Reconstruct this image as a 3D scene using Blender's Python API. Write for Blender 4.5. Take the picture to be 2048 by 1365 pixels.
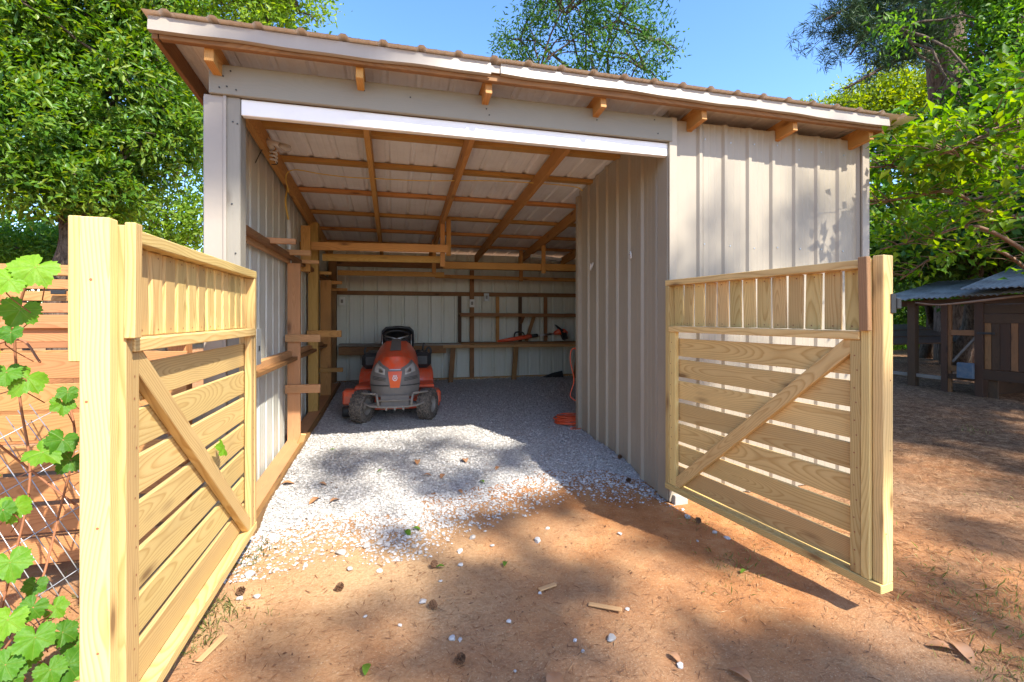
import bpy, bmesh, math, random
import numpy as np
from mathutils import Vector, Matrix
for o in list(bpy.data.objects): bpy.data.objects.remove(o)
scene = bpy.context.scene
C = scene.collection
R = math.radians
V = Vector

# ------------------------------------------------------------------ camera, sky, sun, exposure
EYE = 1.41; FPX = 927.0; HOR = 635.0; YAW = R(14.2)
cam_d = bpy.data.cameras.new('camera'); cam = bpy.data.objects.new('camera', cam_d); C.objects.link(cam)
cam_d.sensor_width = 36.0; cam_d.lens = 36.0*FPX/2048.0
cam_d.shift_y = -(682.5-HOR)/2048.0
cam_d.clip_start = 0.05; cam_d.clip_end = 600
cam.location = (0, 0, EYE); cam.rotation_euler = (R(90), 0, -YAW)
scene.camera = cam
SUN = V((0.331, -0.617, 0.714)).normalized()
world = bpy.data.worlds.new('World'); scene.world = world; world.use_nodes = True
wn = world.node_tree.nodes; wl = world.node_tree.links
bg = wn['Background']; bg.inputs['Strength'].default_value = 0.15
sky = wn.new('ShaderNodeTexSky'); sky.sky_type = 'NISHITA'; sky.sun_disc = False
sky.sun_elevation = math.asin(SUN.z); sky.sun_rotation = math.atan2(SUN.x, SUN.y)
sky.air_density = 1.0; sky.dust_density = 0.6; sky.ozone_density = 2.0
hsv = wn.new('ShaderNodeHueSaturation'); hsv.inputs['Saturation'].default_value = 1.2; hsv.inputs['Hue'].default_value = 0.505; hsv.inputs['Value'].default_value = 1.0
wl.new(sky.outputs[0], hsv.inputs['Color']); wl.new(hsv.outputs[0], bg.inputs['Color'])
sd = bpy.data.lights.new('sun', 'SUN'); sd.energy = 3.8; sd.angle = R(0.55); sd.color = (1.0, 0.945, 0.83)
sun = bpy.data.objects.new('sun', sd); C.objects.link(sun)
sun.rotation_euler = SUN.to_track_quat('Z', 'Y').to_euler()
vs = scene.view_settings
vs.view_transform = 'Standard'; vs.look = 'None'; vs.gamma = 1.0; vs.use_curve_mapping = False
vs.exposure = 1.55
scene.cycles.max_bounces = 16; scene.cycles.diffuse_bounces = 10; scene.cycles.transmission_bounces = 6
scene.render.resolution_x = 1024; scene.render.resolution_y = 682

# ------------------------------------------------------------------ helpers
def at(px, py, Y=None, X=None, Z=None):
    u = (px-1024)/FPX; v = (HOR-py)/FPX; s, c = math.sin(YAW), math.cos(YAW)
    d = V((s+u*c, c-u*s, v))
    t = Y/d.y if Y is not None else X/d.x if X is not None else (Z-EYE)/d.z
    return V((0, 0, EYE)) + d*t

def tag(o, label=None, cat=None, group=None, kind=None):
    if label: o['label'] = label
    if cat: o['category'] = cat
    if group: o['group'] = group
    if kind: o['kind'] = kind
    return o

def thing(name, loc, label, cat, group=None, rz=0.0):
    o = bpy.data.objects.new(name, None); C.objects.link(o)
    o.empty_display_size = 0.1
    o.location = loc; o.rotation_euler = (0, 0, rz)
    return tag(o, label, cat, group)

def wmat(o):
    m = o.matrix_basis.copy() if o is not None else Matrix.Identity(4)
    while o is not None and o.parent is not None:
        o = o.parent; m = o.matrix_basis @ m
    return m

def link(name, me, mats=None, parent=None, M=None, world=True):
    """one mesh object; M is its world matrix (world=True) or its matrix under the parent"""
    o = bpy.data.objects.new(name, me); C.objects.link(o)
    if mats is not None and len(me.materials) == 0:
        for m in (mats if isinstance(mats, (list, tuple)) else [mats]): me.materials.append(m)
    M = M if M is not None else Matrix.Identity(4)
    if parent is not None:
        o.parent = parent
        o.matrix_basis = wmat(parent).inverted() @ M if world else M
    else:
        o.matrix_basis = M
    return o

def pymesh(name, verts, faces, smooth=False):
    me = bpy.data.meshes.new(name); me.from_pydata([tuple(v) for v in verts], [], faces)
    if smooth: me.polygons.foreach_set('use_smooth', [True]*len(me.polygons))
    me.update(); return me

def npmesh(name, verts, faces, smooth=False):
    """verts (n,3), faces (m,k) arrays"""
    me = bpy.data.meshes.new(name); n = len(verts); m, k = faces.shape
    me.vertices.add(n); me.vertices.foreach_set('co', np.ascontiguousarray(verts, dtype=np.float32).ravel())
    me.loops.add(m*k); me.loops.foreach_set('vertex_index', np.ascontiguousarray(faces, dtype=np.int32).ravel())
    me.polygons.add(m); me.polygons.foreach_set('loop_start', np.arange(0, m*k, k, dtype=np.int32))
    me.polygons.foreach_set('loop_total', np.full(m, k, dtype=np.int32))
    if smooth: me.polygons.foreach_set('use_smooth', np.ones(m, dtype=bool))
    me.update(calc_edges=True); return me

_box = {}
def chamfer_box(l, w, t, c=0.003):
    key = (round(l, 4), round(w, 4), round(t, 4), c)
    if key in _box: return _box[key]
    h = (l/2, w/2, t/2); vs_, idx = [], {}
    for sx in (-1, 1):
        for sy in (-1, 1):
            for sz in (-1, 1):
                for ax in range(3):
                    s = (sx, sy, sz)
                    p = [s[i]*(h[i] - (0 if i == ax else c)) for i in range(3)]
                    idx[(sx, sy, sz, ax)] = len(vs_); vs_.append(p)
    fs = []
    for ax in range(3):
        a, b = (ax+1) % 3, (ax+2) % 3
        for s in (-1, 1):
            q = []
            for (p, r) in ((-1, -1), (1, -1), (1, 1), (-1, 1)):
                k = [0, 0, 0]; k[ax] = s; k[a] = p; k[b] = r; q.append(idx[(*k, ax)])
            fs.append(q if s > 0 else q[::-1])
        for p in (-1, 1):
            for r in (-1, 1):
                k0 = [0, 0, 0]; k1 = [0, 0, 0]; k0[a] = k1[a] = p; k0[b] = k1[b] = r; k0[ax] = -1; k1[ax] = 1
                q = [idx[(*k0, a)], idx[(*k1, a)], idx[(*k1, b)], idx[(*k0, b)]]
                fs.append(q if p*r > 0 else q[::-1])
    for sx in (-1, 1):
        for sy in (-1, 1):
            for sz in (-1, 1):
                q = [idx[(sx, sy, sz, 0)], idx[(sx, sy, sz, 1)], idx[(sx, sy, sz, 2)]]
                fs.append(q if sx*sy*sz > 0 else q[::-1])
    me = pymesh('board', vs_, fs); bm = bmesh.new(); bm.from_mesh(me); bmesh.ops.recalc_face_normals(bm, faces=bm.faces); bm.to_mesh(me); bm.free()
    _box[key] = me
    return me

def board(name, parent, a, b, w, t, wdir, mat, c=0.003, bow=0.0):
    """a plank from a to b (centre line, world), width w along wdir, thickness t"""
    a, b = V(a), V(b); x = (b-a); l = x.length; x.normalize()
    y = V(wdir); y = (y - x*y.dot(x)).normalized(); z = x.cross(y)
    me = chamfer_box(l, w, t, min(c, w*0.2, t*0.2)).copy(); me.materials.clear()
    if bow:
        bm = bmesh.new(); bm.from_mesh(me)
        bmesh.ops.subdivide_edges(bm, edges=[e for e in bm.edges if abs(e.verts[0].co.x-e.verts[1].co.x) > l*0.5], cuts=5)
        for v in bm.verts: v.co.y += bow*(1-(2*v.co.x/l)**2)
        bm.to_mesh(me); bm.free()
    M = Matrix.Translation((a+b)/2) @ Matrix((x, y, z)).transposed().to_4x4()
    return link(name, me, mat, parent, M)

def blk(name, parent, x0, x1, y0, y1, z0, z1, mat, c=0.003):
    """axis-aligned board, its length axis the longest side"""
    d = [x1-x0, y1-y0, z1-z0]; ctr = V(((x0+x1)/2, (y0+y1)/2, (z0+z1)/2)); k = d.index(max(d)); e = V((0, 0, 0)); e[k] = d[k]/2
    o = [i for i in range(3) if i != k]; o.sort(key=lambda i: -d[i]); wd = V((0, 0, 0)); wd[o[0]] = 1
    return board(name, parent, ctr-e, ctr+e, d[o[0]], d[o[1]], wd, mat, c)

def tube_data(pts, radii, sides=6, cap=True):
    pts = [V(p) for p in pts]; n = len(pts); vs_, fs = [], []
    up = V((0, 0, 1)); prev = None
    for i, p in enumerate(pts):
        d = (pts[min(i+1, n-1)] - pts[max(i-1, 0)]).normalized()
        if prev is None: s = d.cross(up if abs(d.z) < 0.95 else V((1, 0, 0))).normalized()
        else: s = (prev - d*prev.dot(d)).normalized()
        prev = s; q = d.cross(s); r = radii[i] if hasattr(radii, '__len__') else radii
        for k in range(sides):
            a = 2*math.pi*k/sides; vs_.append(p + s*(math.cos(a)*r) + q*(math.sin(a)*r))
    for i in range(n-1):
        for k in range(sides):
            k2 = (k+1) % sides; fs.append((i*sides+k, i*sides+k2, (i+1)*sides+k2, (i+1)*sides+k))
    if cap: fs.append(tuple(range(sides))[::-1]); fs.append(tuple((n-1)*sides+k for k in range(sides)))
    return vs_, fs

def merge(parts):
    vs_, fs = [], []
    for v, f in parts:
        o = len(vs_); vs_ += list(v); fs += [tuple(i+o for i in q) for q in f]
    return vs_, fs

def tubes(name, parent, lst, mat, sides=6, smooth=True, world=True, origin=None):
    """one mesh of several tubes [(pts, radii), ...]; origin: where the object's own zero lies"""
    v, f = merge([tube_data(p, r, sides) for p, r in lst])
    o = V(origin) if origin is not None else V((0, 0, 0))
    v = [V(q)-o for q in v]
    return link(name, pymesh(name, v, f, smooth), mat, parent, Matrix.Translation(o), world)

def smoothpath(pts, n=8):
    """Catmull-Rom through pts"""
    P = [V(p) for p in pts]; P = [P[0]*2-P[1]] + P + [P[-1]*2-P[-2]]; out = []
    for i in range(1, len(P)-2):
        for k in range(n):
            t = k/n; a, b, c, d = P[i-1], P[i], P[i+1], P[i+2]
            out.append(0.5*((2*b)+(c-a)*t+(2*a-5*b+4*c-d)*t*t+(3*b-a-3*c+d)*t**3))
    return out + [P[-2]]

def lathe_data(prof, n, axis='x'):
    """prof [(r, h)] turned round the axis"""
    vs_, fs = [], []
    for r, h in prof:
        for k in range(n):
            a = 2*math.pi*k/n; p = (r*math.cos(a), r*math.sin(a))
            vs_.append((h, p[0], p[1]) if axis == 'x' else (p[0], p[1], h))
    for i in range(len(prof)-1):
        for k in range(n):
            k2 = (k+1) % n; fs.append((i*n+k, i*n+k2, (i+1)*n+k2, (i+1)*n+k))
    return vs_, fs

# ------------------------------------------------------------------ materials
class NT:
    def __init__(self, name):
        self.m = bpy.data.materials.new(name); self.m.use_nodes = True
        self.t = self.m.node_tree; self.n = self.t.nodes; self.l = self.t.links
        self.b = self.n['Principled BSDF']; self.out = self.n['Material Output']
    def add(self, typ, ins=None, **kw):
        nd = self.n.new(typ)
        for k, v in kw.items(): setattr(nd, k, v)
        for k, v in (ins or {}).items():
            if hasattr(v, 'is_linked') or hasattr(v, 'node'): self.l.new(v, nd.inputs[k])
            else: nd.inputs[k].default_value = v
        return nd
    def math(self, op, a, b=0.0, c=None):
        nd = self.add('ShaderNodeMath', operation=op)
        for i, v in enumerate((a, b, c)):
            if v is None: continue
            if hasattr(v, 'node'): self.l.new(v, nd.inputs[i])
            else: nd.inputs[i].default_value = v
        return nd.outputs[0]
    def ramp(self, fac, stops):
        nd = self.add('ShaderNodeValToRGB'); cr = nd.color_ramp
        while len(cr.elements) < len(stops): cr.elements.new(0.5)
        for e, (p, col) in zip(cr.elements, stops): e.position = p; e.color = (*col, 1)
        self.l.new(fac, nd.inputs[0]); return nd.outputs[0]
    def mix(self, f, a, b, blend='MIX'):
        nd = self.add('ShaderNodeMix', data_type='RGBA', blend_type=blend)
        for i, v in ((0, f), (6, a), (7, b)):
            if hasattr(v, 'node'): self.l.new(v, nd.inputs[i])
            else: nd.inputs[i].default_value = v if i == 0 else (*v, 1)
        return nd.outputs[2]
    def noise(self, vec, scale, detail=4, rough=0.55, dist=0.0):
        nd = self.add('ShaderNodeTexNoise', {'Scale': scale, 'Detail': detail, 'Roughness': rough, 'Distortion': dist})
        if vec is not None: self.l.new(vec, nd.inputs['Vector'])
        return nd.outputs[0]
    def vmul(self, v, xyz):
        nd = self.add('ShaderNodeVectorMath', operation='MULTIPLY'); self.l.new(v, nd.inputs[0]); nd.inputs[1].default_value = xyz
        return nd.outputs[0]
    def coord(self, rnd=True, which='Object'):
        tc = self.add('ShaderNodeTexCoord').outputs[which]
        if not rnd: return tc
        oi = self.add('ShaderNodeObjectInfo').outputs['Random']
        k = self.math('MULTIPLY', oi, 57.0)
        cx = self.add('ShaderNodeCombineXYZ', {0: k, 1: k, 2: k}).outputs[0]
        ad = self.add('ShaderNodeVectorMath', operation='ADD'); self.l.new(tc, ad.inputs[0]); self.l.new(cx, ad.inputs[1])
        return ad.outputs[0]
    def bump(self, h, strength=0.3, dist=0.01):
        nd = self.add('ShaderNodeBump', {'Strength': strength, 'Distance': dist}); self.l.new(h, nd.inputs['Height'])
        self.l.new(nd.outputs[0], self.b.inputs['Normal'])
    def fin(self, col=None, rough=0.6, metal=0.0, spec=None):
        if col is not None:
            if hasattr(col, 'node'): self.l.new(col, self.b.inputs['Base Color'])
            else: self.b.inputs['Base Color'].default_value = (*col, 1)
        if hasattr(rough, 'node'): self.l.new(rough, self.b.inputs['Roughness'])
        else: self.b.inputs['Roughness'].default_value = rough
        self.b.inputs['Metallic'].default_value = metal
        if spec is not None: self.b.inputs['Specular IOR Level'].default_value = spec
        return self.m

def wood(name, early, late, knot, ring=0.0085, contrast=0.8, dirt=0.0, dirtcol=(0.1, 0.07, 0.05), rough=0.65, var=0.25):
    k = NT(name)
    tc = k.add('ShaderNodeTexCoord').outputs['Object']; rnd = k.add('ShaderNodeObjectInfo').outputs['Random']
    off = k.add('ShaderNodeCombineXYZ', {0: k.math('MULTIPLY', rnd, 91.0), 1: 0.0, 2: 0.0}).outputs[0]
    ad = k.add('ShaderNodeVectorMath', operation='ADD'); k.l.new(tc, ad.inputs[0]); k.l.new(off, ad.inputs[1]); p = ad.outputs[0]
    sp = k.add('ShaderNodeSeparateXYZ'); k.l.new(tc, sp.inputs[0])
    n1 = k.noise(k.vmul(p, (1.4, 3.0, 3.0)), 1.0, 2); n2 = k.noise(k.vmul(p, (0.9, 1.0, 1.0)), 1.0, 1)
    n3 = k.noise(k.vmul(p, (3.5, 22.0, 22.0)), 1.0, 2)
    r2 = k.math('FRACT', k.math('MULTIPLY', rnd, 17.3)); r3 = k.math('FRACT', k.math('MULTIPLY', rnd, 43.7))
    yy = k.math('ADD', sp.outputs[1], k.math('ADD', k.math('MULTIPLY', k.math('SUBTRACT', r2, 0.5), 0.12), k.math('MULTIPLY', k.math('SUBTRACT', n1, 0.5), 0.07)))
    zz = k.math('ADD', sp.outputs[2], k.math('ADD', k.math('MULTIPLY', r3, 0.05), k.math('MULTIPLY', k.math('SUBTRACT', n2, 0.42), 0.28)))
    rr = k.math('SQRT', k.math('ADD', k.math('MULTIPLY', yy, yy), k.math('MULTIPLY', zz, zz)))
    rr = k.math('ADD', rr, k.math('MULTIPLY', n3, 0.006))
    fr = k.math('FRACT', k.math('DIVIDE', rr, ring))
    g = k.ramp(fr, [(0.0, (0, 0, 0)), (0.45, (0.15,)*3), (0.82, (1, 1, 1)), (0.97, (0.1,)*3)])
    fib = k.noise(k.vmul(p, (4.0, 260.0, 260.0)), 1.0, 2)
    f = k.math('MULTIPLY', g, contrast)
    col = k.mix(f, early, late)
    big = k.noise(k.vmul(p, (1.0, 5.0, 5.0)), 1.0, 3)
    hs = k.add('ShaderNodeHueSaturation'); k.l.new(col, hs.inputs['Color'])
    k.l.new(k.math('ADD', 1.0-var*0.9, k.math('ADD', k.math('MULTIPLY', r2, var), k.math('MULTIPLY', k.math('ADD', fib, big), var*0.4))), hs.inputs['Value'])
    k.l.new(k.math('ADD', 0.493, k.math('MULTIPLY', r3, 0.018)), hs.inputs['Hue'])
    col = hs.outputs[0]
    vo = k.add('ShaderNodeTexVoronoi', {'Scale': 1.0}); k.l.new(k.vmul(p, (2.1, 7.0, 7.0)), vo.inputs['Vector'])
    kf = k.ramp(vo.outputs['Distance'], [(0.06, (1, 1, 1)), (0.12, (0.4,)*3), (0.20, (0, 0, 0))])
    col = k.mix(k.math('MULTIPLY', kf, 0.8), col, knot)
    if dirt:
        dn = k.noise(k.vmul(p, (3.0, 9.0, 9.0)), 1.0, 6, 0.7)
        col = k.mix(k.math('MULTIPLY', k.ramp(dn, [(0.42, (0, 0, 0)), (0.7, (1, 1, 1))]), dirt), col, dirtcol)
    k.bump(k.math('ADD', fib, k.math('MULTIPLY', g, -0.35)), 0.25, 0.002)
    return k.fin(col, rough, spec=0.3)

M = {}
M['pine_new'] = wood('pressure_treated_pine', (0.66, 0.46, 0.19), (0.43, 0.235, 0.065), (0.13, 0.06, 0.025), ring=0.0095, contrast=0.66, var=0.46, dirt=0.22, dirtcol=(0.36, 0.24, 0.11))
M['pine_orange'] = wood('amber_pine', (0.52, 0.26, 0.08), (0.34, 0.145, 0.04), (0.10, 0.035, 0.012), contrast=0.6, dirt=0.25, dirtcol=(0.16, 0.07, 0.02))
M['pine_pink'] = wood('rough_pine', (0.50, 0.27, 0.12), (0.36, 0.16, 0.06), (0.10, 0.04, 0.02), contrast=0.5, dirt=0.2)
M['pine_brown'] = wood('brown_pine', (0.27, 0.13, 0.05), (0.17, 0.07, 0.025), (0.05, 0.02, 0.01), contrast=0.55, dirt=0.4, dirtcol=(0.06, 0.035, 0.02))
M['pine_yellow'] = wood('yellow_pine', (0.50, 0.30, 0.085), (0.34, 0.18, 0.04), (0.1, 0.05, 0.015), contrast=0.5, dirt=0.2, dirtcol=(0.2, 0.12, 0.03))
M['cedar'] = wood('stained_fence_wood', (0.44, 0.20, 0.08), (0.28, 0.105, 0.035), (0.09, 0.03, 0.012), contrast=0.6, dirt=0.2, dirtcol=(0.25, 0.14, 0.08))
M['stop'] = wood('reddish_offcut', (0.38, 0.21, 0.10), (0.24, 0.12, 0.05), (0.08, 0.03, 0.02), contrast=0.5)
M['wood_dark'] = wood('weathered_dark_wood', (0.085, 0.042, 0.022), (0.05, 0.024, 0.012), (0.02, 0.01, 0.006), contrast=0.5, dirt=0.5, dirtcol=(0.04, 0.03, 0.022))
M['wood_grey'] = wood('weathered_grey_wood', (0.22, 0.19, 0.16), (0.14, 0.115, 0.09), (0.05, 0.035, 0.03), contrast=0.5, dirt=0.4)
M['paint'] = wood('taupe_painted_wood', (0.25, 0.23, 0.19), (0.215, 0.195, 0.16), (0.15, 0.13, 0.105), contrast=0.25, dirt=0.15, dirtcol=(0.17, 0.15, 0.13), rough=0.6, var=0.06)

def sheet_metal(name, col, rough=0.42, streak=0.12, stain=None, stain_amt=0.0, metal=0.0, spec=0.5):
    k = NT(name); p = k.coord(False, 'Object')
    a = k.noise(k.vmul(p, (30, 30, 0.8)), 1.0, 4); b = k.noise(p, 2.3, 5)
    hs = k.add('ShaderNodeHueSaturation', {'Color': (*col, 1)})
    k.l.new(k.math('ADD', 1-streak, k.math('MULTIPLY', k.math('ADD', a, b), streak)), hs.inputs['Value'])
    c = hs.outputs[0]
    if stain:
        n = k.noise(k.vmul(p, (3, 3, 1.2)), 1.0, 6, 0.65)
        c = k.mix(k.math('MULTIPLY', k.ramp(n, [(0.48, (0, 0, 0)), (0.75, (1, 1, 1))]), stain_amt), c, stain)
    k.bump(b, 0.05, 0.01)
    return k.fin(c, k.math('ADD', rough-0.08, k.math('MULTIPLY', a, 0.2)), metal, spec)
M['siding'] = sheet_metal('taupe_steel_siding', (0.325, 0.28, 0.215), 0.45, 0.12, (0.24, 0.205, 0.16), 0.3)
M['siding_back'] = sheet_metal('bare_back_of_siding', (0.56, 0.56, 0.50), 0.4, 0.14, (0.40, 0.38, 0.24), 0.4)
M['ceiling_metal'] = sheet_metal('roof_sheet_underside', (0.71, 0.70, 0.69), 0.42, 0.12, (0.36, 0.32, 0.28), 0.3)
M['roof'] = sheet_metal('tan_roof_steel', (0.27, 0.215, 0.15), 0.45, 0.12, (0.22, 0.17, 0.12), 0.4)
M['trim'] = sheet_metal('pale_trim_steel', (0.32, 0.275, 0.225), 0.4, 0.08, (0.4, 0.34, 0.3), 0.2)
M['white'] = sheet_metal('white_painted_metal', (0.80, 0.80, 0.79), 0.4, 0.06, (0.5, 0.47, 0.42), 0.15)
M['galv'] = sheet_metal('galvanised_steel', (0.42, 0.44, 0.46), 0.38, 0.25, (0.25, 0.24, 0.22), 0.3, metal=0.6)
M['tin'] = sheet_metal('corrugated_tin', (0.27, 0.26, 0.24), 0.75, 0.4, (0.10, 0.07, 0.05), 0.7, metal=0.0, spec=0.1)

def plain(name, col, rough=0.5, metal=0.0, dust=0.0, dustcol=(0.32, 0.27, 0.22), scale=14, coat=0.0):
    k = NT(name); p = k.coord(True)
    n = k.noise(p, scale, 6, 0.65); c = k.mix(k.math('MULTIPLY', n, 0.2), col, tuple(x*0.6 for x in col))
    if dust: c = k.mix(k.math('MULTIPLY', k.ramp(n, [(0.35, (0, 0, 0)), (0.65, (1, 1, 1))]), dust), c, dustcol)
    k.fin(c, k.math('ADD', rough-0.1, k.math('MULTIPLY', n, 0.25)), metal)
    k.b.inputs['Coat Weight'].default_value = coat
    return k.m
M['orange'] = plain('orange_red_paint', (0.80, 0.075, 0.012), 0.35, dust=0.3, coat=0.3)
M['orange_badge'] = plain('orange_badge_plastic', (0.75, 0.10, 0.01), 0.35)
M['grey_plastic'] = plain('grey_moulded_plastic', (0.15, 0.14, 0.13), 0.6, dust=0.35, dustcol=(0.26, 0.22, 0.19))
M['dark_plastic'] = plain('dark_plastic', (0.028, 0.03, 0.033), 0.5, dust=0.2, dustcol=(0.1, 0.09, 0.08))
M['rubber'] = plain('dusty_rubber', (0.035, 0.032, 0.030), 0.85, dust=0.8, dustcol=(0.23, 0.19, 0.155), scale=40)
M['steel_dusty'] = plain('dusty_grey_steel', (0.20, 0.185, 0.17), 0.6, dust=0.5, dustcol=(0.30, 0.26, 0.22))
M['chrome'] = plain('bare_steel', (0.5, 0.5, 0.5), 0.3, 1.0)
M['lamp_lens'] = plain('clear_lamp_lens', (0.62, 0.60, 0.55), 0.12, 0.4)
M['emblem'] = plain('white_emblem', (0.78, 0.78, 0.78), 0.4)
M['cord'] = plain('orange_cord_rubber', (0.75, 0.10, 0.03), 0.5)
M['black'] = plain('black_paint', (0.02, 0.02, 0.02), 0.5)
M['white_plastic'] = plain('white_plastic', (0.7, 0.69, 0.66), 0.4, dust=0.2)
M['yellow_cable'] = plain('yellow_cable_jacket', (0.70, 0.48, 0.10), 0.5)
M['wire'] = plain('grey_wire', (0.40, 0.42, 0.45), 0.4, 0.5, dust=0.3)
M['twig'] = plain('twig_bark', (0.20, 0.115, 0.07), 0.85)
M['rust'] = plain('rust_stem', (0.30, 0.12, 0.055), 0.85)
M['blue_plastic'] = plain('blue_grey_plastic', (0.055, 0.10, 0.15), 0.6, dust=0.3)
M['cone'] = plain('pine_cone', (0.17, 0.085, 0.042), 0.9)
M['chip'] = plain('wood_chip', (0.50, 0.29, 0.13), 0.8)
M['dead_leaf'] = plain('dead_leaf', (0.36, 0.16, 0.06), 0.7, dust=0.3)
M['block'] = plain('concrete', (0.42, 0.39, 0.35), 0.9, dust=0.4)
def glass():
    k = NT('bulb_glass'); k.b.inputs['Transmission Weight'].default_value = 0.6
    return k.fin((0.85, 0.85, 0.82), 0.15)
M['bulb'] = glass()

def bark(name, c1, c2, sc=9):
    k = NT(name); p = k.coord(True)
    v = k.noise(k.vmul(p, (1, 1, 0.25)), sc*3, 6, 0.7, 0.6)
    k.bump(v, 0.9, 0.03); return k.fin(k.ramp(v, [(0.35, c1), (0.65, c2)]), 0.95, spec=0.1)
M['bark'] = bark('grey_brown_bark', (0.045, 0.032, 0.024), (0.17, 0.13, 0.10))
M['pine_bark'] = bark('pine_bark', (0.05, 0.034, 0.027), (0.22, 0.155, 0.12), 5)

def leaf(name, cols, trans=0.45, rough=0.5, spec=0.3, tcol=None):
    """leaf blade: colour varies leaf by leaf; light passes through"""
    k = NT(name); rnd = k.add('ShaderNodeNewGeometry').outputs['Random Per Island']
    c = k.ramp(rnd, [(i/(len(cols)-1), q) for i, q in enumerate(cols)])
    k.fin(c, rough, spec=spec)
    tr = k.add('ShaderNodeBsdfTranslucent')
    tc = k.add('ShaderNodeHueSaturation', {'Hue': 0.485, 'Saturation': 1.1, 'Value': 1.7}); k.l.new(c, tc.inputs['Color'])
    k.l.new(tc.outputs[0], tr.inputs['Color'])
    mx = k.add('ShaderNodeMixShader', {0: trans}); k.l.new(k.b.outputs[0], mx.inputs[1]); k.l.new(tr.outputs[0], mx.inputs[2])
    k.l.new(mx.outputs[0], k.out.inputs['Surface'])
    return k.m
M['leaf_laurel'] = leaf('glossy_dark_leaf', [(0.045, 0.12, 0.010), (0.08, 0.18, 0.015), (0.11, 0.21, 0.02), (0.14, 0.24, 0.022), (0.20, 0.25, 0.03)], 0.4, 0.4, 0.4)
M['leaf_light'] = leaf('light_green_leaf', [(0.10, 0.20, 0.02), (0.16, 0.27, 0.03), (0.25, 0.34, 0.04)], 0.5)
M['leaf_yellow'] = leaf('yellow_green_leaf', [(0.13, 0.21, 0.015), (0.20, 0.28, 0.02), (0.27, 0.32, 0.03)], 0.5)
M['leaf_mid'] = leaf('mid_green_leaf', [(0.045, 0.13, 0.015), (0.08, 0.19, 0.02), (0.13, 0.24, 0.03)], 0.5)
M['leaf_dogwood'] = leaf('dogwood_leaf', [(0.06, 0.16, 0.012), (0.11, 0.22, 0.018), (0.22, 0.30, 0.025)], 0.5)
M['leaf_ash'] = leaf('ash_leaf', [(0.025, 0.085, 0.02), (0.05, 0.13, 0.025), (0.09, 0.19, 0.03)], 0.4)
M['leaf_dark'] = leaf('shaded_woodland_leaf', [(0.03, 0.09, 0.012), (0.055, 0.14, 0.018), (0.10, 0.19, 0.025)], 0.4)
M['needle'] = leaf('pine_needle', [(0.025, 0.06, 0.03), (0.045, 0.09, 0.04), (0.08, 0.13, 0.05)], 0.2)
def vine_mat():
    k = NT('grape_leaf'); p = k.coord(False); sp = k.add('ShaderNodeSeparateXYZ'); k.l.new(p, sp.inputs[0])
    x, y = k.math('ABSOLUTE', sp.outputs[0]), sp.outputs[1]; d = None
    for a in (0, 57, 112):
        sn, cs_ = math.sin(R(a)), math.cos(R(a))
        q = k.math('ABSOLUTE', k.math('SUBTRACT', k.math('MULTIPLY', x, cs_), k.math('MULTIPLY', y, sn)))
        al = k.math('ADD', k.math('MULTIPLY', x, sn), k.math('MULTIPLY', y, cs_)); q = k.math('ADD', q, k.math('MULTIPLY', k.math('LESS_THAN', al, 0.0), 9.0))
        d = q if d is None else k.math('MINIMUM', d, q)
    vein = k.ramp(d, [(0.0, (1, 1, 1)), (0.035, (0, 0, 0))])
    side = k.math('ABSOLUTE', k.math('SINE', k.math('ADD', k.math('MULTIPLY', d, 22.0), k.math('MULTIPLY', y, 30.0))))
    n = k.noise(p, 3.0, 5); oi = k.add('ShaderNodeObjectInfo').outputs['Random']
    c = k.ramp(k.math('ADD', k.math('MULTIPLY', oi, 0.6), k.math('MULTIPLY', n, 0.4)), [(0.15, (0.045, 0.15, 0.010)), (0.5, (0.09, 0.24, 0.012)), (0.9, (0.20, 0.38, 0.02))])
    c = k.mix(k.math('MULTIPLY', vein, 0.3), c, (0.26, 0.36, 0.08))
    k.bump(k.math('ADD', k.math('MULTIPLY', vein, -0.5), k.math('MULTIPLY', n, 0.5)), 0.3, 0.04); k.fin(c, 0.5, spec=0.3)
    tr = k.add('ShaderNodeBsdfTranslucent'); hs = k.add('ShaderNodeHueSaturation', {'Hue': 0.485, 'Value': 1.5}); k.l.new(c, hs.inputs['Color']); k.l.new(hs.outputs[0], tr.inputs['Color'])
    mx = k.add('ShaderNodeMixShader', {0: 0.4}); k.l.new(k.b.outputs[0], mx.inputs[1]); k.l.new(tr.outputs[0], mx.inputs[2]); k.l.new(mx.outputs[0], k.out.inputs['Surface'])
    return k.m
M['leaf_vine'] = vine_mat()
M['grass'] = leaf('grass_blade', [(0.09, 0.14, 0.025), (0.22, 0.24, 0.07), (0.40, 0.34, 0.16)], 0.4)

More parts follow.
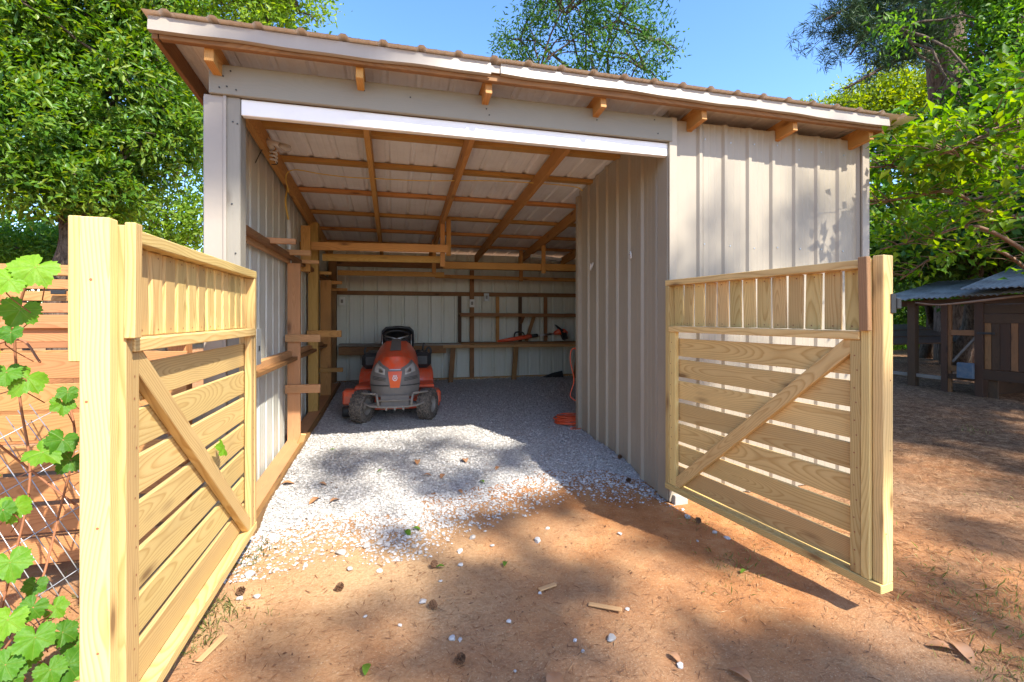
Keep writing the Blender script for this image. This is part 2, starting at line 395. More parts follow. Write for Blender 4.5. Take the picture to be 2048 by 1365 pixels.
def ground_mat():
    k = NT('red_clay_dirt'); p = k.coord(False, 'Object')
    big = k.noise(p, 0.55, 5, 0.6, 0.4); mid = k.noise(p, 5.0, 8, 0.7); fine = k.noise(p, 60.0, 6, 0.75); grit = k.noise(p, 220.0, 3, 0.7)
    clay = k.ramp(mid, [(0.3, (0.28, 0.108, 0.038)), (0.5, (0.44, 0.185, 0.066)), (0.72, (0.54, 0.29, 0.125))])
    sand = k.ramp(fine, [(0.3, (0.22, 0.125, 0.068)), (0.6, (0.40, 0.255, 0.15)), (0.8, (0.50, 0.36, 0.235))])
    c = k.mix(k.ramp(big, [(0.38, (0.1,)*3), (0.62, (0.85,)*3)]), clay, sand)
    # pine straw litter to the right of the sheds and under the trees
    sp = k.add('ShaderNodeSeparateXYZ'); k.l.new(p, sp.inputs[0])
    lf = k.math('ADD', k.math('MULTIPLY', k.math('SUBTRACT', sp.outputs[0], 3.4), 0.40), k.math('MULTIPLY', k.math('SUBTRACT', mid, 0.5), 2.0))
    lf = k.math('MINIMUM', k.math('MAXIMUM', lf, 0.0), 1.0)
    st = k.noise(p, 45.0, 8, 0.8, 1.5)
    st = k.math('ADD', k.math('MULTIPLY', st, 0.55), k.math('MULTIPLY', k.noise(p, 11.0, 6, 0.7, 1.2), 0.45))
    litter = k.ramp(st, [(0.40, (0.030, 0.015, 0.009)), (0.49, (0.14, 0.066, 0.034)), (0.60, (0.46, 0.29, 0.17))])
    c = k.mix(k.math('MULTIPLY', lf, 0.9), c, litter)
    # stone dust trodden into the clay in front of the gravel, and dry sand patches
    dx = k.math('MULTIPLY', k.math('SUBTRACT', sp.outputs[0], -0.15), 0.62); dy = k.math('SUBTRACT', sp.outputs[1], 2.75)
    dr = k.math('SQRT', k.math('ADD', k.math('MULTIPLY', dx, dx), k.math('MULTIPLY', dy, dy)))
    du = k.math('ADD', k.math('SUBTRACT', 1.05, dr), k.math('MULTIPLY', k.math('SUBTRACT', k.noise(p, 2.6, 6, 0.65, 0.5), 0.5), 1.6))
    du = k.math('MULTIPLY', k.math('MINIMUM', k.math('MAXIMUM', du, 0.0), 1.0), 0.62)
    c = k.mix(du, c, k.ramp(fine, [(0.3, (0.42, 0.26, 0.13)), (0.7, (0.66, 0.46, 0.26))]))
    spk = k.ramp(k.noise(p, 130.0, 2, 0.5), [(0.62, (0, 0, 0)), (0.70, (1, 1, 1))])
    c = k.mix(k.math('MULTIPLY', spk, 0.55), c, (0.60, 0.43, 0.27))
    drk = k.ramp(k.noise(p, 38.0, 5, 0.8, 2.0), [(0.60, (0, 0, 0)), (0.72, (1, 1, 1))])
    c = k.mix(k.math('MULTIPLY', drk, 0.6), c, (0.12, 0.055, 0.028))
    h = k.math('ADD', k.math('MULTIPLY', mid, 1.0), k.math('ADD', k.math('MULTIPLY', fine, 0.5), k.math('MULTIPLY', grit, 0.25)))
    k.bump(k.math('ADD', h, k.math('MULTIPLY', k.math('MULTIPLY', st, lf), 2.5)), 0.8, 0.022)
    return k.fin(c, 0.95, spec=0.1)
M['ground'] = ground_mat()

def gravel_mat():
    k = NT('crushed_white_stone'); p = k.coord(False, 'Object')
    vo = k.add('ShaderNodeTexVoronoi', {'Scale': 60.0}); k.l.new(p, vo.inputs['Vector'])
    ve = k.add('ShaderNodeTexVoronoi', {'Scale': 60.0}, feature='DISTANCE_TO_EDGE'); k.l.new(p, ve.inputs['Vector'])
    sx = k.add('ShaderNodeSeparateColor'); k.l.new(vo.outputs['Color'], sx.inputs[0])
    c = k.ramp(sx.outputs[0], [(0.0, (0.34, 0.325, 0.31)), (0.5, (0.45, 0.435, 0.42)), (1.0, (0.55, 0.54, 0.525))])
    e = k.ramp(ve.outputs['Distance'], [(0.0, (0.55,)*3), (0.12, (1,)*3)])
    c = k.mix(0.8, c, e, 'MULTIPLY')
    d = k.ramp(k.noise(p, 26.0, 6, 0.75, 1.0), [(0.60, (0, 0, 0)), (0.72, (1, 1, 1))])
    c = k.mix(k.math('MULTIPLY', d, 0.55), c, (0.24, 0.17, 0.12))
    n = k.noise(p, 90, 5, 0.7)
    k.bump(k.math('ADD', ve.outputs['Distance'], k.math('MULTIPLY', n, 0.4)), 0.9, 0.02)
    return k.fin(c, 0.9, spec=0.15)
M['gravel'] = gravel_mat()
def stone_mat():
    k = NT('white_stone'); rnd = k.add('ShaderNodeNewGeometry').outputs['Random Per Island']
    oi = k.add('ShaderNodeObjectInfo').outputs['Random']
    c = k.ramp(k.math('FRACT', k.math('ADD', rnd, oi)), [(0, (0.30, 0.285, 0.27)), (0.5, (0.46, 0.445, 0.43)), (1, (0.60, 0.59, 0.575))])
    n = k.noise(k.coord(True), 60, 4); c = k.mix(k.math('MULTIPLY', n, 0.3), c, (0.45, 0.38, 0.32))
    k.bump(n, 0.4, 0.003); return k.fin(c, 0.85, spec=0.2)
M['stone'] = stone_mat()
M['straw'] = leaf('pine_straw', [(0.14, 0.06, 0.028), (0.30, 0.15, 0.07), (0.46, 0.29, 0.15)], 0.1, 0.8)
M['litter'] = leaf('leaf_litter', [(0.10, 0.05, 0.03), (0.26, 0.13, 0.06), (0.42, 0.22, 0.10)], 0.1, 0.8)

# ------------------------------------------------------------------ ground and gravel floor
def sstep(t): t = np.clip(t, 0, 1); return t*t*(3-2*t)
def wob(x, y):
    return (np.sin(1.7*x+0.9*y)*0.5+np.sin(-1.1*x+2.3*y+1.3)*0.4+np.sin(3.9*x+2.7*y+0.4)*0.25+np.sin(5.1*y-4.3*x+2.0)*0.2)
def gz(x, y):
    x = np.asarray(x, float); y = np.asarray(y, float)
    return 0.055*np.clip(y-3.3, 0, 5.2) + 0.012*wob(x, y) + 0.004*wob(x*4.3+1, y*4.9) + 0.0025*wob(x*9.7, y*8.3+2) - 0.01
def gzf(x, y): return float(gz(x, y))
EX = np.array([-1.4, -1.0, -0.85, -0.62, -0.45, -0.23, 0.03, 0.39, 0.82, 1.3, 1.85, 2.2])
EY = np.array([3.0, 3.05, 3.08, 3.20, 3.28, 3.20, 3.06, 3.32, 3.54, 3.72, 3.58, 3.2])
def edge(x): return np.interp(x, EX, EY)
def gravel_z(x, y):
    x = np.asarray(x, float); y = np.asarray(y, float)
    j = 0.16*wob(x*3.1, y*2.7)*0.8 + 0.09*wob(x*9, y*8)
    t = sstep((y-edge(x)+j)/0.75)
    return gz(x, y) - 0.022 + 0.075*t + 0.006*wob(x*7, y*6)*t + 0.012*np.sin(2.3*x+1.1*y)*t
def axis(lo, hi, step, far):
    mid = np.arange(lo, hi+1e-6, step); g = [step]
    out_hi, out_lo, s, p, q = [], [], step, hi, lo
    while p < far: s *= 1.25; p += s; out_hi.append(p)
    s = step
    while q > -far: s *= 1.25; q -= s; out_lo.append(q)
    return np.array(out_lo[::-1]+list(mid)+out_hi)
def grid_mesh(name, xs, ys, zf, keep=None):
    X, Y = np.meshgrid(xs, ys); Z = zf(X, Y); n, m = X.shape
    v = np.stack([X, Y, Z], -1).reshape(-1, 3)
    i = np.arange(n*m).reshape(n, m)
    f = np.stack([i[:-1, :-1], i[:-1, 1:], i[1:, 1:], i[1:, :-1]], -1).reshape(-1, 4)
    if keep is not None:
        cx = v[f].mean(1); f = f[keep(cx[:, 0], cx[:, 1])]
    return npmesh(name, v, f, True)
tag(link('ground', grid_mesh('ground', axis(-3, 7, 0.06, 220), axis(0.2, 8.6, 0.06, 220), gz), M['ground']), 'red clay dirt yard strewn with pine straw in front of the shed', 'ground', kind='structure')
tag(link('gravel_floor', grid_mesh('gravel_floor', np.arange(-1.05, 3.95, 0.04), np.arange(2.3, 8.32, 0.04), gravel_z,
    lambda x, y: ((x < 2.06) | (y > 4.98)) & (x > -1.03)), M['gravel']), 'pale crushed stone floor spilling out of the shed', 'gravel floor', kind='structure')
def fz(x, y): return float(gravel_z(x, y))

# ------------------------------------------------------------------ the shed
SX0, SX1, FY, BY = -1.10, 3.97, 3.18, 8.30
def roofz(y): return 3.062 - 0.092*(y-2.93)
shed = thing('metal_shed', (0, FY, 0), 'open-fronted taupe metal shed with sloping roof and timber framing inside', 'shed')

def ribs(length, phase, pitch=0.2286, h=0.019):
    """profile [(s, h)] and the places where one sheet ends and the next begins"""
    pr = [(0.0, 0.0)]; cuts = []; s = phase; k = 0
    while s < length+0.1:
        for ds, hh in ((-0.030, 0), (-0.013, h), (0.013, h), (0.030, 0), (0.078, 0), (0.084, 0.0016), (0.094, 0.0016), (0.100, 0), (0.134, 0), (0.140, 0.0016), (0.150, 0.0016), (0.156, 0)):
            if 0.001 < s+ds < length-0.001: pr.append((s+ds, hh))
        if k % 4 == 0 and 0.05 < s+0.033 < length-0.05: cuts.append(s+0.033)
        s += pitch; k += 1
    pr.append((length, 0.0))
    return pr, cuts

def siding(name, parent, length, phase, lo, hi, n, mats, ribh=0.019):
    pr, cuts = ribs(length, phase, h=ribh); n = V(n); bounds = [0.0]+cuts+[length]
    for i in range(len(bounds)-1):
        a, b = bounds[i], bounds[i+1]
        seg = [(a, 0.0)] + [q for q in pr if a+1e-4 < q[0] < b-1e-4] + [(b+(0.012 if i < len(bounds)-2 else 0), 0.0)]
        off = 0.0015*(i % 2); vs_, fs, mi = [], [], []
        for s, h in seg:
            for p in (lo(s), hi(s)): vs_.append(p+n*(h+off)); vs_.append(p+n*(h+off-0.0012))
        for k in range(len(seg)-1):
            q = k*4
            fs.append((q, q+4, q+6, q+2)); mi.append(0)
            fs.append((q+1, q+3, q+7, q+5)); mi.append(1)
        me = pymesh(name, [p-lo(0) for p in vs_], fs)
        for m in mats: me.materials.append(m)
        me.polygons.foreach_set('material_index', mi)
        link(name, me, None, parent, Matrix.Translation(lo(0)))

Zv = V((0, 0, 1))
# front wall right of the opening
siding('siding_panel', shed, SX1-2.09, 0.24, lambda s: V((2.09+s, FY, 0.0)), lambda s: V((2.09+s, FY, 2.94)), (0, -1, 0), [M['siding'], M['siding_back']])
# partition beside the opening, back of the closet, right wall
siding('siding_panel', shed, 4.98-FY-0.03, 0.17, lambda s: V((2.075, FY+0.03+s, 0.0)), lambda s: V((2.075, FY+0.03+s, roofz(FY+0.03+s)-0.01)), (-1, 0, 0), [M['siding'], M['siding_back']])
siding('siding_panel', shed, SX1-2.08, 0.1, lambda s: V((2.08+s, 4.985, 0.05)), lambda s: V((2.08+s, 4.985, 2.80)), (0, 1, 0), [M['siding'], M['siding_back']])
siding('siding_panel', shed, BY-FY, 0.12, lambda s: V((SX1, FY+s, 0.0)), lambda s: V((SX1, FY+s, roofz(FY+s)-0.02)), (1, 0, 0), [M['siding'], M['siding_back']])
# left wall and back wall: inside one sees the bare backs
siding('siding_panel', shed, BY-FY-0.02, 0.10, lambda s: V((SX0+0.012, FY+0.02+s, 0.0)), lambda s: V((SX0+0.012, FY+0.02+s, roofz(FY+0.02+s)-0.02)), (-1, 0, 0), [M['siding'], M['siding_back']])
siding('siding_panel', shed, SX1-SX0-0.02, 0.09, lambda s: V((SX0+0.01+s, BY, 0.12)), lambda s: V((SX0+0.01+s, BY, roofz(BY)-0.03)), (0, 1, 0), [M['siding'], M['siding_back']])
# roof
siding('roof_panel', shed, 5.52, 0.11, lambda s: V((-1.32+s, 2.893, roofz(2.893))), lambda s: V((-1.32+s, 8.52, roofz(8.52))), (0, 0, 1), [M['roof'], M['ceiling_metal']], 0.016)
# corner trims and posts of the opening
blk('corner_trim', shed, -1.112, -1.0, 3.150, 3.172, 0.0, 2.752, M['trim'])
blk('corner_trim', shed, -1.122, -1.100, 3.173, 3.29, 0.0, 2.75, M['trim'])
blk('corner_trim', shed, -1.006, -0.988, 3.140, 3.152, 0.0, 2.752, M['trim'])
blk('door_post', shed, -0.994, -0.915, 3.153, 3.27, 0.0, 2.752, M['paint'], 0.005)
blk('corner_trim', shed, 2.034, 2.10, 3.135, 3.157, 0.0, 2.94, M['siding'])
blk('corner_trim', shed, 2.030, 2.052, 3.159, 3.30, 0.0, 2.93, M['siding'])
blk('corner_trim', shed, 3.915, 3.992, 3.135, 3.155, 0.0, 2.93, M['trim'])
blk('foundation_block', shed, 2.06, 2.17, 3.10, 3.30, -0.1, 0.055, M['block'])
blk('corner_trim', shed, 2.03, 2.115, 4.95, 5.02, 0.08, 2.80, M['siding'])
# header and white door track
blk('header_beam', shed, -1.078, 2.055, 3.128, 3.166, 2.752, 2.932, M['paint'], 0.004)
blk('header_beam', shed, -0.99, 3.9, 3.21, 3.25, 2.70, 2.89, M['pine_orange'])
blk('door_track', shed, -0.912, 2.034, 3.158, 3.205, 2.647, 2.746, M['white'], 0.004)
# eave: fascia in two lengths, sub-fascia, rake trim
def trim_strip(name, x0, x1, dz0, dz1):
    n = 40; vs_, fs = [], []
    for i in range(n+1):
        x = x0+(x1-x0)*i/n; dz = dz0+(dz1-dz0)*i/n + 0.0035*math.sin(x*5.1)+0.002*math.sin(x*13)
        for y, z in ((2.925, 3.052), (2.918, 2.972+dz), (2.945, 2.967+dz)): vs_.append(V((x, y, z)))
    for i in range(n):
        for k in range(2): fs.append((i*3+k, i*3+k+1, i*3+k+4, i*3+k+3))
    me = pymesh(name, [v-V((x0, 2.92, 3.0)) for v in vs_], fs); o = link(name, me, M['trim'], shed, Matrix.Translation((x0, 2.92, 3.0)))
    md = o.modifiers.new('sheet', 'SOLIDIFY'); md.thickness = 0.002
trim_strip('fascia', -1.30, 0.60, 0, 0); trim_strip('fascia', 0.665, 3.93, 0.014, 0.0)
tag(blk('fascia_end', shed, 0.585, 0.70, 2.932, 2.94, 2.99, 3.04, M['trim']))
blk('sub_fascia', shed, -1.26, 3.90, 2.952, 2.99, 2.945, 3.03, M['pine_brown'])
board('rake_board', shed, (-1.28, 2.955, roofz(2.955)-0.062), (-1.28, 8.4, roofz(8.4)-0.062), 0.115, 0.03, (0, 0, 1), M['pine_brown'])
board('rake_board', shed, (3.96, 3.0, roofz(3.0)-0.06), (3.96, 8.4, roofz(8.4)-0.06), 0.10, 0.03, (0, 0, 1), M['pine_orange'])
# rafters, purlins
for x in (-1.03, -0.21, 0.60, 1.42, 2.235, 3.06, 3.83):
    w = 0.045 if x != -1.03 else 0.05
    a, b = 2.995, 8.28
    board('rafter', shed, (x, a, roofz(a)-0.108), (x, b, roofz(b)-0.108), 0.135 if x > -1 else 0.15, w, (0, 0, 1), M['pine_orange'])
for y in (3.42, 4.05, 4.68, 5.47, 6.25, 7.0, 7.75):
    board('purlin', shed, (-1.06, y, roofz(y)-0.0215), (3.93, y, roofz(y)-0.0215), 0.085, 0.038, (0, 1, 0), M['pine_orange'])
# left wall framing
board('girt', shed, (-1.045, 3.28, 2.00), (-1.045, 8.25, 2.00), 0.085, 0.04, (0, 0, 1), M['pine_pink'])
board('girt', shed, (-1.02, 3.28, 2.02), (-1.02, 8.25, 1.985), 0.045, 0.085, (0, 0, 1), M['pine_brown'])
board('girt', shed, (-1.03, 3.28, 1.03), (-1.03, 8.25, 0.99), 0.07, 0.06, (0, 0, 1), M['pine_pink'], bow=0.02)
board('girt', shed, (-0.985, 3.6, 0.995), (-0.985, 7.4, 1.0), 0.035, 0.075, (0, 0, 1), M['pine_brown'])
board('sill_plate', shed, (-0.985, 3.24, 0.055), (-0.965, 8.25, 0.315), 0.145, 0.04, (1, 0, 0), M['pine_pink'])
board('sill_plate', shed, (-0.895, 3.30, 0.04), (-0.875, 8.25, 0.29), 0.10, 0.035, (0, 0, 1), M['pine_brown'])
blk('post', shed, -1.045, -0.925, 5.06, 5.10, 0.10, 1.955, M['pine_pink'])
blk('post', shed, -1.05, -0.935, 6.24, 6.36, 0.15, 2.60, M['pine_yellow'])
blk('post', shed, -1.045, -0.90, 7.18, 7.25, 0.2, 1.95, M['pine_orange'])
blk('post', shed, -1.06, -0.94, 8.14, 8.26, 0.24, 2.45, M['pine_brown'])
blk('post', shed, -1.03, -0.93, 5.66, 5.70, 1.93, 2.45, M['pine_orange'])
blk('post', shed, -1.05, -0.96, 3.28, 3.37, 0.05, 2.75, M['pine_brown'])
for (py, Y, pxe, h, mt) in ((484, 4.13, 592, 0.045, 'pine_pink'), (507, 4.85, 622, 0.05, 'pine_pink'), (525, 5.46, 638, 0.038, 'pine_pink'), (547, 6.5, 663, 0.042, 'pine_orange'),
                            (566, 7.3, 684, 0.05, 'pine_orange'), (580, 8.0, 695, 0.045, 'pine_orange'), (677, 5.05, 641, 0.075, 'pine_pink'), (668, 6.22, 683, 0.085, 'pine_orange'),
                            (777, 5.05, 641, 0.085, 'pine_pink'), (740, 7.16, 686, 0.06, 'pine_orange')):
    e = at(pxe, py, Y=Y)
    board('shelf_arm', shed, (-1.06, Y, e.z+0.004), (e.x, Y, e.z), h, 0.038, (0, 0, 1), M[mt])
board('offcut', shed, (-0.93, 4.98, 0.11), (-0.87, 4.93, 0.26), 0.05, 0.02, (1, 0.3, 0), M['pine_new'])
# back wall framing
blk('girt', shed, -1.04, 3.9, 8.24, 8.285, 1.79, 1.86, M['pine_brown'])
blk('girt', shed, -1.04, 3.9, 8.22, 8.285, 2.27, 2.40, M['pine_brown'])
blk('sill_plate', shed, -1.0, 3.9, 8.19, 8.285, 0.27, 0.335, M['pine_pink'])
blk('stud', shed, 1.30, 1.375, 8.19, 8.238, 0.32, 2.25, M['pine_brown'])
for x, m in ((1.12, 'wood_dark'), (1.807, 'pine_orange'), (2.234, 'wood_dark'), (2.721, 'pine_brown')):
    blk('stud', shed, x-0.03, x+0.03, 8.2, 8.238, 0.97, 1.785, M[m])
board('stud', shed, (2.33, 8.15, 0.97), (2.48, 8.15, 1.43), 0.06, 0.03, (1, 0, 0), M['pine_brown'])
# lumber rack hung from the rafters
def rbeam(a, b, Y, w, t=0.038, m='pine_orange'):
    p, q = at(*a, Y=Y), at(*b, Y=Y); board('rack_beam', shed, p, q, w, t, (0, 0, 1), M[m])
rbeam((600, 492), (896, 498), 5.9, 0.095); rbeam((645, 515), (890, 520), 6.3, 0.09, m='pine_yellow')
rbeam((886, 531), (1200, 537), 6.95, 0.105); rbeam((675, 546), (888, 550), 7.3, 0.075); rbeam((870, 553), (1200, 562), 7.8, 0.06)
for (x, y0, y1, Y) in ((885, 400, 534, 6.0), (897, 420, 512, 6.16), (1087, 440, 547, 6.88), (1042, 480, 563, 7.72), (868, 480, 548, 7.22)):
    p = at(x, y1, Y=Y); q = at(x, y1-30, Y=Y); top = roofz(Y)-0.06
    board('rack_hanger', shed, p, (p.x, Y, top), 0.06, 0.036, (1, 0, 0), M['pine_orange'])

# ------------------------------------------------------------------ workbench and shelf on the back wall
bench = thing('workbench', (1.2, 8.1, 0.28), 'long brown plank workbench against the back wall of the shed', 'workbench')
board('bench_top', bench, (-0.88, 8.06, 0.955), (1.1, 8.06, 0.94), 0.24, 0.035, (0, 1, 0), M['wood_grey'])
board('bench_top', bench, (1.1, 8.06, 0.955), (3.8, 8.06, 0.945), 0.26, 0.035, (0, 1, 0), M['pine_brown'])
board('apron', bench, (-0.88, 7.945, 0.86), (0.85, 7.945, 0.865), 0.13, 0.03, (0, 0, 1), M['pine_brown'])
board('apron', bench, (0.80, 7.93, 0.91), (3.8, 7.93, 0.90), 0.05, 0.035, (0, 0, 1), M['pine_pink'])
for x0, x1 in ((0.98, 0.93), (2.10, 2.05), (3.30, 3.22), (0.0, 0.0)):
    board('leg', bench, (x1, 7.99, 0.27), (x0, 7.99, 0.93), 0.085, 0.04, (1, 0, 0), M['pine_brown'])
shelf = thing('wall_shelf', (2.4, 8.15, 1.43), 'narrow brown shelf board above the workbench', 'shelf')
board('shelf_board', shelf, (1.10, 8.10, 1.47), (3.8, 8.10, 1.455), 0.19, 0.035, (0, 1, 0), M['pine_brown'])
board('front_strip', shelf, (1.10, 7.995, 1.455), (3.8, 7.995, 1.44), 0.06, 0.022, (0, 0, 1), M['pine_brown'])
board('bracket', shelf, (2.236, 8.0, 1.42), (2.236, 8.19, 1.30), 0.05, 0.03, (1, 0, 0), M['pine_brown'])

# screw heads in the siding, nail heads in the header and post
def heads(name, pts, r, mat, n=6):
    parts = []
    for p in pts:
        ring = [V((p[0]+r*math.cos(k*6.2832/n), p[1], p[2]+r*math.sin(k*6.2832/n))) for k in range(n)]
        parts.append((ring+[q+V((0, -0.004, 0)) for q in ring], [tuple(range(n, 2*n))]+[(k, (k+1) % n, n+(k+1) % n, n+k) for k in range(n)]))
    v, f = merge(parts); return tag(link(name, pymesh(name, v, f), mat, shed), kind='stuff')
rh = random.Random(9)
heads('screw_heads', [(2.38+0.2286*k+rh.uniform(-.01, .01), FY-0.001, z+rh.uniform(-.012, .012)) for k in range(7) for z in (2.82, 1.98, 1.0)], 0.0065, M['galv'])
heads('nail_heads', [(x, 3.1275, z) for x, z in ((-1.03, 2.90), (-1.0, 2.86), (-0.96, 2.895), (-1.02, 2.79), (-0.98, 2.80), (-0.93, 2.785), (-0.2, 2.9), (-0.19, 2.87), (0.62, 2.88), (0.61, 2.84), (0.63, 2.80), (1.42, 2.9), (1.43, 2.85), (0.1, 2.86), (1.9, 2.9), (1.93, 2.8))], 0.005, M['black'])
heads('nail_heads', [(x, 3.1525, z) for x, z in ((-0.955, 2.6), (-0.93, 2.59), (-0.96, 2.1), (-0.94, 1.8))], 0.005, M['black'])

# ------------------------------------------------------------------ the two gate leaves
def gate(far, near, side, label, outer_block):
    far, near = V((*far, 0)), V((*near, 0)); e = (near-far); L = e.length; e.normalize()
    n = V((-e.y, e.x, 0)); n = n if n.x*side > 0 else -n
    g = thing('gate', (far.x, far.y, 0), label, 'gate', 'pair of wooden gate leaves')
    def P(s, z, o): return far + e*s + n*o + Zv*z
    def inp(name, s0, z0, s1, z1, o, w, t, m='pine_new'):      # width lies in the gate's plane
        d = P(s1, z1, 0)-P(s0, z0, 0); board(name, g, P(s0, z0, o), P(s1, z1, o), w, t, d.cross(n), M[m])
    def flat(name, s0, z0, s1, z1, o, w, t, m='pine_new'):     # width lies across the gate
        board(name, g, P(s0, z0, o), P(s1, z1, o), w, t, n, M[m])
    rnd = random.Random(int(far.x*100))
    z0, z1 = 0.12, 1.69
    flat('top_rail', 0, z1-0.022, L-0.092, z1-0.022, 0.0, 0.088, 0.042)
    flat('middle_rail', 0.042, 1.322, L-0.094, 1.322, 0.004, 0.092, 0.042)
    flat('bottom_rail', 0, z0+0.022, L, z0+0.022, 0.0, 0.092, 0.042)
    inp('stile', 0.02, z0+0.044, 0.02, z1-0.045, 0.0, 0.038, 0.085)
    inp('stile', 0.072, z0+0.044, 0.072, 1.30, 0.022, 0.062, 0.036)
    inp('stile', L-0.117, z0+0.044, L-0.117, 1.30, 0.022, 0.050, 0.036)
    inp('stile', L-0.070, z0+0.044, L-0.070, z1, 0.004, 0.040, 0.082)
    inp('end_post', L-0.024, z0+0.044, L-0.024, z1+0.012, -0.010, 0.046, 0.074)
    for k in range(7):
        z = z0+0.044+0.010+0.0665+k*0.158; d = rnd.uniform(-0.004, 0.004)
        inp('slat', 0.045, z+d, L-0.095, z-d, -0.012, 0.130, 0.020)
    for k in range(13):
        s = 0.088+k*(L-0.24)/12.0; d = rnd.uniform(-0.006, 0.006)
        inp('picket', s+d, 1.346, s-d*0.5, 1.644, -0.012, 0.082, 0.020)
    hd_ = []
    def head(s, z, o): hd_.append(P(s, z, o))
    for k in range(7):
        for s_ in (0.06, L-0.115):
            for dz in (-0.035, 0.035): head(s_+rnd.uniform(-.008, .008), z0+0.1205+k*0.158+dz, 0.0405 if s_ < 0.1 else 0.0405)
    for k in range(13):
        for z in (1.365, 1.625): head(0.088+k*(L-0.24)/12.0+rnd.uniform(-.012, .012), z, -0.0018)
    parts_ = []
    for p in hd_:
        rg = [p+e*(0.0042*math.cos(q*1.0472))+Zv*(0.0042*math.sin(q*1.0472))+n*0.001 for q in range(6)]; parts_.append((rg, [tuple(range(6))]))
    for q in range(9):
        for dx in ((rnd.uniform(-0.02, 0.02),) if q % 2 else ()):
            p = P(L-0.0005, z0+0.12+q*0.18+rnd.uniform(-.03, .03), -0.010+dx); rg = [p+n*(0.0042*math.cos(w_*1.0472))+Zv*(0.0042*math.sin(w_*1.0472))+e*0.001 for w_ in range(6)]; parts_.append((rg, [tuple(range(6))]))
    v_, f_ = merge(parts_); tag(link('screw_heads', pymesh('screw_heads', v_, f_), M['rust'], g), kind='stuff')
    inp('brace', 0.085, 0.165, L-0.115, 1.305, 0.018, 0.074, 0.036)
    inp('stop_block', L-0.060, 1.345, L-0.066, z1+0.008, 0.058, 0.042, 0.030, 'stop' if not outer_block else 'pine_new')
    if outer_block: inp('stop_block', L-0.04, 1.28, L-0.04, z1+0.016, -0.066, 0.046, 0.034)
    return g, P, L
gl, GP, GL = gate((-0.862, 3.13), (-0.835, 1.60), 1, 'sunlit pale timber gate leaf swung open on the left of the shed', True)
gr, GP2, GL2 = gate((2.025, 3.12), (2.232, 1.67), -1, 'pale timber gate leaf swung open on the right, its near face in shade', False)
# black latch on the right leaf's end post
lt = thing('gate_latch', GP2(GL2+0.002, 1.46, 0), 'small black metal latch on the end of the right gate leaf', 'latch')
board('plate', lt, GP2(GL2+0.004, 1.43, -0.04), GP2(GL2+0.004, 1.52, -0.04), 0.03, 0.004, (1, 0, 0), M['black'], 0.001)
board('catch', lt, GP2(GL2+0.004, 1.475, -0.055), GP2(GL2+0.004, 1.475, -0.085), 0.05, 0.02, (0, 0, 1), M['black'])

# galvanised hinge plate by the left leaf
hp = thing('strap_plate', (-0.94, 3.42, 1.05), 'galvanised plate with slots fixed inside the opening by the left gate', 'bracket')
p0 = at(516, 730, X=-0.93); p1 = at(516, 658, X=-0.93)
board('plate', hp, p0, p1, 0.11, 0.012, (0, 1, 0), M['galv'])
board('slot', hp, p0+V((0.008, 0.0, 0.10)), p1+V((0.008, 0.0, -0.12)), 0.025, 0.006, (0, 1, 0), M['black'])

# ------------------------------------------------------------------ fences on the left
fen = thing('slat_fence', (-2.6, 3.0, 0), 'stained horizontal slat fence running left from the shed corner', 'fence')
for k, z in enumerate((0.17, 0.335, 0.50, 0.66, 0.825, 0.985, 1.15)):
    board('slat', fen, (-5.6, 3.0, z+0.01), (-1.14, 3.0, z), 0.138, 0.02, (0, 0, 1), M['cedar'])
board('top_rail', fen, (-5.6, 2.985, 1.325), (-1.14, 2.985, 1.315), 0.075, 0.04, (0, 0, 1), M['cedar'])
board('top_rail', fen, (-5.6, 3.0, 1.375), (-1.14, 3.0, 1.365), 0.12, 0.03, (0, 1, 0), M['cedar'])
for x in (-5.0, -3.1, -1.2): blk('post', fen, x-0.045, x+0.045, 3.02, 3.11, -0.1, 1.35, M['cedar'])
bgte = thing('stained_gate', (-3.0, 4.2, 0), 'orange stained gate with narrow slats behind the left fence', 'gate')
for x, w in ((-3.45, 0.12), (-2.86, 0.14), (-2.27, 0.14)): blk('stile', bgte, x-w/2, x+w/2, 4.18, 4.22, 0.1, 1.72, M['cedar'])
blk('top_rail', bgte, -3.6, -2.15, 4.17, 4.23, 1.72, 1.80, M['cedar'])
for k in range(16): blk('slat', bgte, -3.39, -2.93, 4.19, 4.21, 0.3+k*0.088, 0.372+k*0.088, M['cedar'])
for k in range(16): blk('slat', bgte, -2.79, -2.34, 4.19, 4.21, 0.3+k*0.088, 0.372+k*0.088, M['cedar'])
q = at(122, 585, Y=4.15); board('latch', bgte, q-V((0.06, 0, 0)), q+V((0.03, 0, 0)), 0.03, 0.02, (0, 0, 1), M['black'])

# wire panel leaning on the left fence
wp = []
U = V((0.55, -0.28, -0.62)).normalized(); W = V((0.80, 0.25, 0.55)).normalized(); o0 = V((-2.15, 2.75, 0.62))
rw = random.Random(3)
for k in range(16): a = o0+W*(k*0.05-0.25)+U*(-0.1); wp.append(([a, a+U*0.5+V((0, 0.01*rw.uniform(-1, 1), 0.01*rw.uniform(-1, 1))), a+U*0.98], 0.0024))
for k in range(4): a = o0+U*(k*0.26)-W*0.30; wp.append(([a, a+W*0.4+V((0, 0, 0.02)), a+W*0.85], 0.0024))
tag(tubes('wire_panel', None, wp, M['wire'], 5, origin=(-2.0, 2.7, 0.0)), 'grey welded wire panel leaning against the left fence', 'wire panel')

